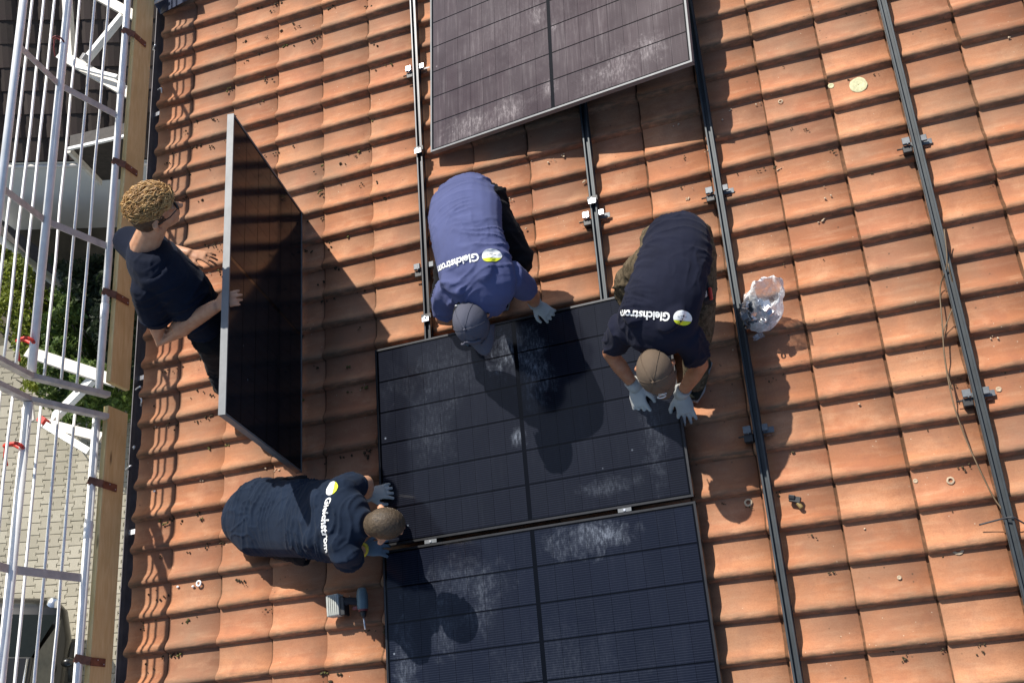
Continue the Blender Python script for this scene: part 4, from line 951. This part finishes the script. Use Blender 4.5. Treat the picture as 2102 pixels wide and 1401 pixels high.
# neighbour's white house with a dark tiled roof
nb = thing('house', 'white neighbouring house with a dark brown roof, down beyond the upper safety grid', 'house', (-8, 6, 0), frame=YARD)
def wb(lo, hi): lo, hi = Vector(lo), Vector(hi); return MB().box((lo + hi) / 2, hi - lo)
ey = ground(140, 306, 3.1).y
part('wall', wb((-9.0, ey + .35, 0), (-4.9, ey + 7, 3.0)), M_PLASTER, nb)
M_DKT = None
t = NT('brown_roof_tile'); P = t.coord(); r_ = t.rnd(); b = t.ramp(r_, [(0, (.030, .021, .018)), (.5, (.042, .028, .024)), (1, (.055, .040, .036))]); n = t.noise(P, 3, 6, .7)
t.set(color=t.mix(t.ramp(n, [(.4, 0.0), (.7, .7)]), b, (.045, .040, .030)), rough=.8, spec=.25); t.bump(t.noise(P, 60, 3), .3, .004); M_DKT = t.m
rp0 = math.radians(28)
rf_ = part('roof', MB().add([(-9.3, ey - .15, 3.0), (-4.6, ey - .15, 3.0), (-4.6, ey + 7.2, 3.0 + 7.35 * math.tan(rp0)), (-9.3, ey + 7.2, 3.0 + 7.35 * math.tan(rp0))], [(0, 1, 2, 3)]), M_DKT, nb)
tm = bpy.data.meshes.new('brown_tile'); pr = [(-.15, 0), (-.09, .028), (0, .036), (.09, .028), (.15, 0)]
tv = [(x, y, z + .012 - .02 * (y > .1)) for y in (-.02, .34) for x, z in pr] + [(x, -.02, z - .012) for x, z in pr]
tm.from_pydata(tv, [], [(k, k + 1, 6 + k, 5 + k) for k in range(4)] + [(10 + k, 11 + k, k + 1, k) for k in range(4)]); tm.materials.append(M_DKT)
cand = []
for a in range(18):
    for b in range(24):
        x = -9.2 + a * .3; y = ey - .12 + b * .30; z = 3.03 + (b * .30) * math.tan(rp0); q = RI @ Vector((x, y, z)); d = RC @ (q - CAM); px, py = FOC * d.x / d.z + 1051, FOC * d.y / d.z + 700
        if -30 < px < 330 and -30 < py < 400: cand.append((x, y, z))
for x, y, z in cand[:300]:
    o = bpy.data.objects.new('brown_tile', tm); COL.objects.link(o); o.parent = rf_
    o.matrix_local = Matrix.Translation(Vector((x, y, z)) - LOC[nb]) @ Euler((rp0 + rp_.gauss(0, .01), 0, rp_.gauss(0, .01))).to_matrix().to_4x4()
part('gutter', MB().tube([(-9.3, ey - .2, 2.97), (-4.7, ey - .2, 2.97)], .035, 8), M_GALV2, nb)
# dark slab painting in the roof overhang's shadow on the white wall
def gy(x, y, Y):
    d = ROOF.to_3x3() @ ray(x, y); c = ROOF @ CAM; return c + d * ((Y - c.y) / d.y)
q = [gy(142, 302, ey - .3), gy(266, 274, ey - .3), gy(266, 366, ey - .3), gy(207, 370, ey - .3)]; q2 = [p + Vector((0, .2, 0)) for p in q]
part('overhang_shade', MB().add(q + q2, [(0, 1, 2, 3), (7, 6, 5, 4), (0, 4, 5, 1), (1, 5, 6, 2), (2, 6, 7, 3), (3, 7, 4, 0)]), M_DARKWOOD, nb)
part('bargeboard', MB().bar(q[0] + Vector((0, -.04, 0)), q[3] + Vector((0, -.04, 0)), .10, .05), M_GALV2, nb); part('gutter_edge', MB().bar(q[0] + Vector((0, -.06, .05)), q[1] + Vector((0, -.06, .05)), .04, .04), M_PAINT, nb)

# low dark coped wall behind the sunny hedge
a, b = ground(-40, 432, 1.3), ground(112, 548, 1.3); a.z = b.z = 0
t = thing('garden_wall', 'low dark coped garden wall below the white house', 'wall', (a + b) / 2, frame=YARD)
part('wall', MB().bar(a + Vector((0, 0, .6)), b + Vector((0, 0, .6)), .14, 1.2), M_PLASTER, t); part('coping', MB().bar(a + Vector((0, 0, 1.23)), b + Vector((0, 0, 1.23)), .20, .06), M_DARKWOOD, t)

def leafmat(name, a, b):
    t = NT(name); g = t.node('ShaderNodeNewGeometry'); c = t.ramp(g.outputs['Random Per Island'], [(0, a), (.6, b), (1, tuple(min(1, x * 1.35) for x in b))])
    t.set(color=c, rough=.55, spec=.3, trans=0); 
    tr = t.node('ShaderNodeBsdfTranslucent'); t.l(c, tr.inputs[0]); mx = t.node('ShaderNodeMixShader'); mx.inputs[0].default_value = .3
    t.l(t.b.outputs[0], mx.inputs[1]); t.l(tr.outputs[0], mx.inputs[2]); t.l(mx.outputs[0], t.out.inputs[0]); return t.m
def hedge(name, lab, poly, zmax, n, leaf, mat, seed, zmin=.1):
    rs = random.Random(seed); P = [ground(x, y, zmax * .8) for x, y in poly]
    xs = [p.x for p in P]; ys = [p.y for p in P]
    def inside(x, y):
        c = False
        for i in range(len(P)):
            a, b = P[i], P[i - 1]
            if (a.y > y) != (b.y > y) and x < (b.x - a.x) * (y - a.y) / (b.y - a.y) + a.x: c = not c
        return c
    t = thing(name, lab, 'hedge', (sum(xs) / len(xs), sum(ys) / len(ys), 0), frame=YARD)
    mb = MB(); k = 0
    while k < n:
        x, y = rs.uniform(min(xs) - .1, max(xs) + .1), rs.uniform(min(ys) - .1, max(ys) + .1)
        if not inside(x, y): continue
        h = zmax * (.72 + .45 * noise.noise(Vector((x * 1.8, y * 1.8, seed)))); z = zmin + (h - zmin) * (rs.random() ** .45)
        if noise.noise(Vector((x * 3.5, y * 3.5, z * 3.0 + seed))) < -.22: continue
        k += 1; s = leaf * rs.uniform(.6, 1.3); R = Euler((rs.gauss(0, .6), rs.gauss(0, .6), rs.uniform(0, 6.3))).to_matrix(); c = Vector((x, y, z))
        mb.add([c + R @ Vector(q) for q in ((-s, 0, 0), (-.1 * s, -.48 * s, .06 * s), (s, 0, -.05 * s), (-.1 * s, .48 * s, .06 * s))], [(0, 1, 2), (0, 2, 3)])
    f = part('foliage', mb, mat, t); f['kind'] = 'stuff'
    st = MB()
    for q in range(14):
        p = P[q % len(P)].lerp(t.location, rs.uniform(.2, .9)); st.tube([(p.x, p.y, 0), (p.x + rs.gauss(0, .1), p.y + rs.gauss(0, .1), zmax * .7)], [.02, .008], 6)
    part('stems', st, M_DARKWOOD, t)
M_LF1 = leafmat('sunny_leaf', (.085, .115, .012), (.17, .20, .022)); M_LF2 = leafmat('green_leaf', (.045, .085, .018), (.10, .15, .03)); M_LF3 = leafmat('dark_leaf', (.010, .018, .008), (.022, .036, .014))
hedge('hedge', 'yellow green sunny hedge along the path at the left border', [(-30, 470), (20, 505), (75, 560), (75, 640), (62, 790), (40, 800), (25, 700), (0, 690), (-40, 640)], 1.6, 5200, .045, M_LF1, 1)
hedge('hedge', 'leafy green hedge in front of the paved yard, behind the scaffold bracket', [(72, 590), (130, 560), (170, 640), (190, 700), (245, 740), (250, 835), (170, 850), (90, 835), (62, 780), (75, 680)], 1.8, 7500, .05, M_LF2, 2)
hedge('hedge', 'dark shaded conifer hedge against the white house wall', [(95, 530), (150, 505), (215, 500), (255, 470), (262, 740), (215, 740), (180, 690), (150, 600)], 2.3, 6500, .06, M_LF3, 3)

# parked car, seen from above
def car():
    c0, c1 = ground(30, 1215, 1.0), ground(-12, 1460, 1.0); ax = (c1 - c0); ax.z = 0; ax.normalize(); sd = Vector((0, 0, 1)).cross(ax)
    nose = ground(28, 1222, .8); nose.z = 0
    t = thing('parked_car', 'dark parked car on the paving in the lower left corner', 'car', nose + ax * 2.2, frame=YARD)
    m = simple('dark_car_paint', (.014, .013, .011), .28, .2, .1, 4, coat=.3); gl = simple('car_glass', (.006, .008, .008), .2, spec=.1); tr = simple('grey_trim', (.13, .13, .115), .3, .1); ch = simple('chrome', (.7, .7, .7), .2, .9)
    P = lambda l, s, z: nose + ax * l + sd * s + Vector((0, 0, z))
    st = [(0.0, .42, .55, .62), (.05, .60, .46, .72), (.18, .74, .38, .80), (.6, .86, .30, .90), (1.3, .89, .26, .95), (2.6, .89, .26, .98), (3.8, .87, .28, .98), (4.3, .80, .36, .92), (4.4, .62, .5, .75)]
    vs = []; sc = 14
    for l, hw, z0, z1 in st:
        for k in range(sc):
            a = 2 * math.pi * k / sc; x = abs(math.cos(a)) ** .5 * (1 if math.cos(a) > 0 else -1); y = abs(math.sin(a)) ** .5 * (1 if math.sin(a) > 0 else -1)
            vs.append(P(l, hw * x, (z0 + z1) / 2 + (z1 - z0) / 2 * y))
    n = len(st); fs = [(i * sc + k, i * sc + (k + 1) % sc, (i + 1) * sc + (k + 1) % sc, (i + 1) * sc + k) for i in range(n - 1) for k in range(sc)] + [tuple(reversed(range(sc))), tuple((n - 1) * sc + k for k in range(sc))]
    part('body', MB().add(vs, fs, True), m, t)
    cab = [(.30, .70, .92), (.95, .62, 1.42), (2.9, .62, 1.46), (3.6, .70, .96)]
    lo = MB(); vs = [P(l, s * hw, z) for l, hw, z in cab for s in (-1, 1)] + [P(l, s * .76, .92) for l in (.30, 3.6) for s in (-1, 1)]
    part('roof', MB().add([P(.92, -.60, 1.42), P(.92, .60, 1.42), P(2.95, .60, 1.46), P(2.95, -.60, 1.46), P(.92, -.62, 1.39), P(.92, .62, 1.39), P(2.95, .62, 1.42), P(2.95, -.62, 1.42)], [(0, 1, 2, 3), (0, 4, 5, 1), (1, 5, 6, 2), (2, 6, 7, 3), (3, 7, 4, 0)]), m, t, .02)
    part('windscreen', MB().add([P(.28, -.72, .94), P(.28, .72, .94), P(.92, .60, 1.40), P(.92, -.60, 1.40)], [(0, 1, 2, 3)]), gl, t)
    part('rear_window', MB().add([P(3.62, -.72, .96), P(3.62, .72, .96), P(2.95, .60, 1.43), P(2.95, -.60, 1.43)], [(3, 2, 1, 0)]), gl, t)
    for s in (-1, 1):
        part('side_window', MB().add([P(.34, s * .78, .95), P(3.56, s * .78, .97), P(2.93, s * .625, 1.41), P(.94, s * .625, 1.38)], [(0, 1, 2, 3) if s > 0 else (3, 2, 1, 0)]), tr, t)
        part('roof_rail', MB().tube([P(.95, s * .57, 1.455), P(1.9, s * .58, 1.50), P(2.9, s * .57, 1.485)], .016, 8), ch, t)
        part('door_mirror', MB().ball(P(.95, s * .98, 1.0), (.10, .07, .07), nu=10, nv=7), m, t)
        part('headlight', MB().ball(P(.10, s * .55, .70), (.10, .12, .07), nu=10, nv=7), ch, t)
        for l in (.85, 3.5):
            w = part('wheel', MB().tube([P(l, s * .70, .31), P(l, s * .90, .31)], .31, 18), M_BLACK, t); part('hub', MB().tube([P(l, s * .89, .31), P(l, s * .905, .31)], .19, 14), tr, w, off=LOC[t])
car()
# ================================================================== SMALL THINGS ON THE ROOF
# cordless drill lying on the tiles
def drill():
    c = at(716, 1240, .06); t = thing('cordless_drill', 'cordless drill with a ribbed grey battery lying on the tiles beside the lowest panel', 'drill', at(716, 1240, .02))
    bat = at(688, 1242, .10); head = at(744, 1232, .085); m1 = simple('grey_tool_plastic', (.36, .37, .34), .6); m2 = simple('blue_grey_tool', (.10, .15, .17), .45); rd = simple('dull_red_tool', (.16, .03, .03), .5)
    x = (head - bat); x.z = 0; x.normalize(); y = Vector((0, 0, 1)).cross(x); R = Matrix((x, y, Vector((0, 0, 1)))).transposed()
    b = part('battery', MB().box(bat, (.075, .115, .065), R), m1, t, .006)
    for k in range(5): part('battery_rib', MB().box(bat + R @ Vector((-.024 + .012 * k, 0, .034)), (.005, .105, .006), R), m1, b, off=LOC[t])
    part('battery_foot', MB().box(bat + R @ Vector((.050, -.012, -.01)), (.030, .10, .06), R), M_BLACK, t, .006)
    part('handle', MB().tube([bat + R @ Vector((.05, .01, .0)), bat + R @ Vector((.085, .012, .0)), head + R @ Vector((-.02, 0, 0))], [(.024, .020), (.019, .017), (.022, .018)], 12, rnd=True), M_GREYT, t)
    part('trigger', MB().box(head + R @ Vector((-.045, -.030, 0)), (.03, .018, .014), R), rd, t, .003)
    part('motor_housing', MB().tube([head + R @ Vector((0, .052, 0)), head + R @ Vector((0, .03, 0)), head + R @ Vector((0, -.03, 0))], [.026, .031, .030], 14, rnd=True), m2, t)
    part('gear_collar', MB().tube([head + R @ Vector((0, -.03, 0)), head + R @ Vector((0, -.055, 0))], [.027, .024], 14), rd, t)
    part('chuck', MB().tube([head + R @ Vector((0, -.052, 0)), head + R @ Vector((0, -.085, 0))], [.021, .014], 12), M_BLACK, t)
    part('bit', MB().tube([head + R @ Vector((0, -.085, 0)), head + R @ Vector((0, -.15, -.01))], .0055, 8), M_STEEL, t)
drill()
# clear bag of fittings
def bag():
    base = at(1560, 650, .05); t = thing('plastic_bag', 'clear plastic bag full of metal fittings standing against a rail', 'bag', base)
    n = NT('clear_film'); P = n.coord(); w = n.noise(P, 16, 5, .7, 1.2); g = n.ramp(w, [(.42, 0.0), (.62, 1.0)])
    gl = n.node('ShaderNodeBsdfGlossy'); gl.inputs['Roughness'].default_value = .18; gl.inputs['Color'].default_value = (.95, .96, 1, 1)
    df = n.node('ShaderNodeBsdfDiffuse'); df.inputs['Color'].default_value = (.90, .92, .95, 1); tp = n.node('ShaderNodeBsdfTransparent'); tp.inputs[0].default_value = (.93, .94, .96, 1)
    m1 = n.node('ShaderNodeMixShader'); m1.inputs[0].default_value = .15; n.l(df.outputs[0], m1.inputs[1]); n.l(gl.outputs[0], m1.inputs[2])
    lw = n.node('ShaderNodeLayerWeight'); lw.inputs[0].default_value = .35
    f = n.math('MINIMUM', n.math('ADD', n.math('MULTIPLY', g, .42), n.math('ADD', n.math('MULTIPLY', lw.outputs['Facing'], .5), .24)), .95)
    m2 = n.node('ShaderNodeMixShader'); n.l(f, m2.inputs[0]); n.l(tp.outputs[0], m2.inputs[1]); n.l(m1.outputs[0], m2.inputs[2]); n.l(m2.outputs[0], n.out.inputs[0])
    bp = n.node('ShaderNodeBump'); bp.inputs['Strength'].default_value = .9; bp.inputs['Distance'].default_value = .02; n.l(w, bp.inputs['Height']); n.l(bp.outputs[0], df.inputs['Normal']); n.l(bp.outputs[0], gl.inputs['Normal'])
    top = at(1577, 590, .26); lowc = at(1558, 656, .07)
    ax = (top - lowc); rows = []; nu = 34
    prof = [(0, .02), (.05, .072), (.2, .096), (.4, .102), (.58, .092), (.72, .080), (.84, .082), (.94, .080), (1.0, .068)]
    for k, (q, r) in enumerate(prof):
        c = lowc + ax * q; row = []
        for i in range(nu):
            a = 2 * math.pi * i / nu; d = Vector((math.cos(a), math.sin(a), 0)); wv = 1 + .16 * nz(d * 1.6 + Vector((0, 0, q * 2)), 1.6) + .07 * math.sin(9 * a + 5 * q) * q + .05 * nz(d * 5 + Vector((0, 0, q * 6)), 1)
            pz = .5 * .10 * math.cos(2 * a) * (q > .9); row.append(c + d * r * wv + Vector((0, 0, pz * (1 if q > .95 else .5))))
        rows.append(row)
    vs = [p for r in rows for p in r]; L = len(prof)
    mb = MB().add(vs, [(k * nu + i, k * nu + (i + 1) % nu, (k + 1) * nu + (i + 1) % nu, (k + 1) * nu + i) for k in range(L - 1) for i in range(nu)] + [tuple(reversed(range(nu)))], True)
    part('film', mb, n.m, t)
    part('film_flap', MB().add([at(1545, 690, .05), at(1562, 678, .07), at(1548, 700, .045), at(1570, 690, .05)], [(0, 1, 3, 2)]), n.m, t)
    part('film_flap', MB().add([at(1527, 603, .14), at(1542, 596, .17), at(1526, 622, .12), at(1541, 620, .15)], [(0, 1, 3, 2)]), n.m, t)
    rr = random.Random(12); met = [M_STEEL, M_HOOK, simple('dark_fitting', (.09, .11, .13), .4, .5)]
    for k in range(66):
        a = rr.uniform(0, 6.28); r = .078 * math.sqrt(rr.random()); c = lowc + Vector((r * math.cos(a), r * math.sin(a), .01 + .15 * rr.random() ** 1.3)); R = Euler((rr.uniform(0, 6), rr.uniform(0, 6), rr.uniform(0, 6))).to_matrix()
        b = MB()
        if k % 3 == 0: b.tube([c + R @ Vector((.014 * math.cos(q), .014 * math.sin(q), 0)) for q in [2 * math.pi * i / 12 for i in range(13)]], .0045, 6, cap=False)
        elif k % 3 == 1: b.box(c, (.045, .03, .012), R); b.box(c + R @ Vector((.017, 0, .012)), (.010, .03, .02), R)
        else: b.tube([c, c + R @ Vector((.045, 0, 0))], .0055, 8)
        s = ('small washer ring', 'small angled clamp', 'short bolt')[k % 3] + ' inside the clear plastic bag'
        if k % 3 == 1: solo('module_clamp', b, met[k % 2 + 1] if k % 4 else met[0], s, 'clamp', c, 'angled clamps inside the clear bag')
        elif k % 3 == 0: solo('washer', b, met[0], s, 'washer', c, 'washers inside the clear bag')
        else: solo('bolt', b, met[k % 3], s, 'bolt', c, 'bolts inside the clear bag')
bag()
# loose wires beside the far right rail
def wire(name, pts, r, m, lab): solo(name, MB().tube(curve([at(*p) for p in pts], 5), r, 6), m, lab, 'wire', at(*pts[0]))
MW = simple('brown_wire', (.13, .085, .045), .6); MW2 = simple('dark_wire', (.03, .03, .035), .5)
wire('wire', [(1938, 470, .12), (1944, 540, .115), (1930, 590, .055), (1934, 660, .075), (1940, 740, .08), (1958, 830, .085), (1985, 905, .08), (2012, 965, .085), (2040, 1020, .075), (2062, 1050, .08)], .0035, MW, 'long brown wire looping loosely on the tiles left of the far right rail')
wire('wire', [(1946, 540, .115), (1960, 610, .06), (1948, 650, .07), (1936, 690, .075), (1944, 760, .08), (1956, 800, .08)], .003, MW, 'short brown wire crossing the long one left of the far right rail')
wire('wire', [(2010, 1076, .06), (2040, 1068, .08), (2076, 1060, .116), (2090, 1066, .10), (2104, 1074, .08)], .004, MW2, 'dark wire laid over the far right rail near the right border')
# fallen black fitting, nuts and washers
c = at(1632, 1024, .05); t = thing('loose_fitting', 'small black fitting with an ochre end lying right of the rail near the bottom', 'fitting', c)
part('block', MB().box(c, (.055, .03, .025), Euler((0, 0, -.35)).to_matrix()).box(c + Vector((-.012, .012, .012)), (.03, .02, .018), Euler((.2, 0, -.3)).to_matrix()), M_BLACK, t, .003)
part('end_cap', MB().tube([c + Vector((.012, -.022, 0)), c + Vector((.022, -.040, 0))], .011, 8, rnd=True), simple('ochre_cap', (.22, .15, .05), .5), t)
c = at(408, 1196, .035); solo('washer', MB().tube([c + Vector((.014 * math.cos(q), .014 * math.sin(q), 0)) for q in [2 * math.pi * i / 16 for i in range(17)]], .0055, 8, cap=False), M_WHITE, 'small white ring on the tiles near the eave, below the lower worker', 'washer', c)
for k, (x, y, lab) in enumerate(((317, 1007, 'white pebble under a tile roll at the eave, above the lower worker'), (365, 1203, 'white pebble left of the small white ring'), (396, 1202, 'tiny white pebble just left of the small white ring'))):
    c = at(x, y, .03); solo('pebble', MB().ball(c, (.010, .007, .006), nu=8, nv=5), M_WHITE, lab, 'pebble', c, 'white pebbles near the eave')
# crumbs of moss and broken mortar caught below the rolls
def crumbs(name, n, mats, box, smin, smax, seed, bias):
    rs = random.Random(seed); mb = MB(); k = 0
    while k < n:
        u, j = rs.uniform(*box[:2]), rs.randint(*box[2:]); q = abs(rs.gauss(0.02, bias)); v = -j * TB + .010 - q * TB
        if noise.noise(Vector((u * 1.7, v * 1.7, seed))) < .02: continue
        p = Vector((u, v, .0235)); d = RC @ (p - CAM); x, y = FOC * d.x / d.z + 1051, FOC * d.y / d.z + 700
        if -10 > x or x > 2110 or y < -10 or y > 1410: continue
        k += 1
        for _ in range(rs.randint(1, 4)):
            s = rs.uniform(smin, smax); mb.ball(p + Vector((rs.gauss(0, .014), rs.gauss(0, .006), s * .3)), (s, s * rs.uniform(.5, 1), s * .6), Euler((rs.gauss(0, .5), rs.gauss(0, .5), rs.uniform(0, 6))).to_matrix(), 6, 4)
    solo(name, mb, mats, kind='stuff')
crumbs('moss_crumbs', 170, simple('dark_moss', (.045, .032, .014), .95, 0, .5, 30), (-4.0, -2.2, -9, 17), .004, .010, 1, .16)
crumbs('green_moss', 40, simple('green_moss', (.10, .095, .025), .95, 0, .4, 30), (-4.0, -2.2, -9, 17), .005, .011, 5, .2)
crumbs('mortar_crumbs', 45, simple('mortar', (.50, .38, .26), .95, 0, .3, 30), (-4.0, 1.4, 2, 18), .003, .008, 2, .2)
crumbs('dark_crumbs', 50, simple('dark_moss_right', (.06, .045, .02), .95, 0, .5, 30), (-.6, 1.6, 0, 18), .003, .007, 3, .12)
# lichen on single tiles: thin crusts that follow the clay
def lichen(x, y, r, lab, m, ring=False):
    c = at(x, y, .024); rs = random.Random(int(x)); n = 26; mb = MB(); rows = []
    for q in ((1.0, .0), (.9, .0012), (.55, .0016), (.45, .0008), (0.05, .0008)):
        rows.append([c + Vector((math.cos(a) * r * q[0] * (1 + .12 * nz((math.cos(a) * 2, math.sin(a) * 2, x), 1)), math.sin(a) * r * q[0] * (1 + .12 * nz((math.cos(a) * 2, math.sin(a) * 2, y), 1)), q[1] + .0012)) for a in [2 * math.pi * k / n for k in range(n)]])
    vs = [p for row in rows for p in row]
    solo('lichen', mb.add(vs, [(i * n + k, i * n + (k + 1) % n, (i + 1) * n + (k + 1) % n, (i + 1) * n + k) for i in range(len(rows) - (3 if ring else 1)) for k in range(n)], True), m, lab, 'lichen', c, 'pale lichen spots on the tiles')
ML = simple('pale_lichen', (.52, .50, .30), .95, 0, .22, 60, .4); ML2 = simple('white_lichen', (.44, .34, .23), .95, 0, .2, 60, .4)
for a in ((1762, 174, .046, 'big round pale lichen patch on a tile near the top right', ML), (1706, 176, .016, 'small pale lichen spot left of the big round patch', ML), (1602, 208, .013, 'small curved pale lichen spot below the big round patch', ML2, True), (1966, 1126, .026, 'ring of pale lichen near the far right rail at lower right', ML2, True),
          (1951, 985, .018, 'small white lichen ring left of the far right rail, lower right', ML2, True), (1879, 986, .011, 'tiny white lichen dot left of the small ring at lower right', ML2), (1536, 1030, .020, 'white crescent of lichen left of the rail below the bag', ML2, True), (2050, 798, .013, 'pale round lichen dot right of the hook on the far right rail', ML2), (1846, 1184, .010, 'tiny white lichen dot among the bare tiles at lower right', ML2)):
    lichen(*a)
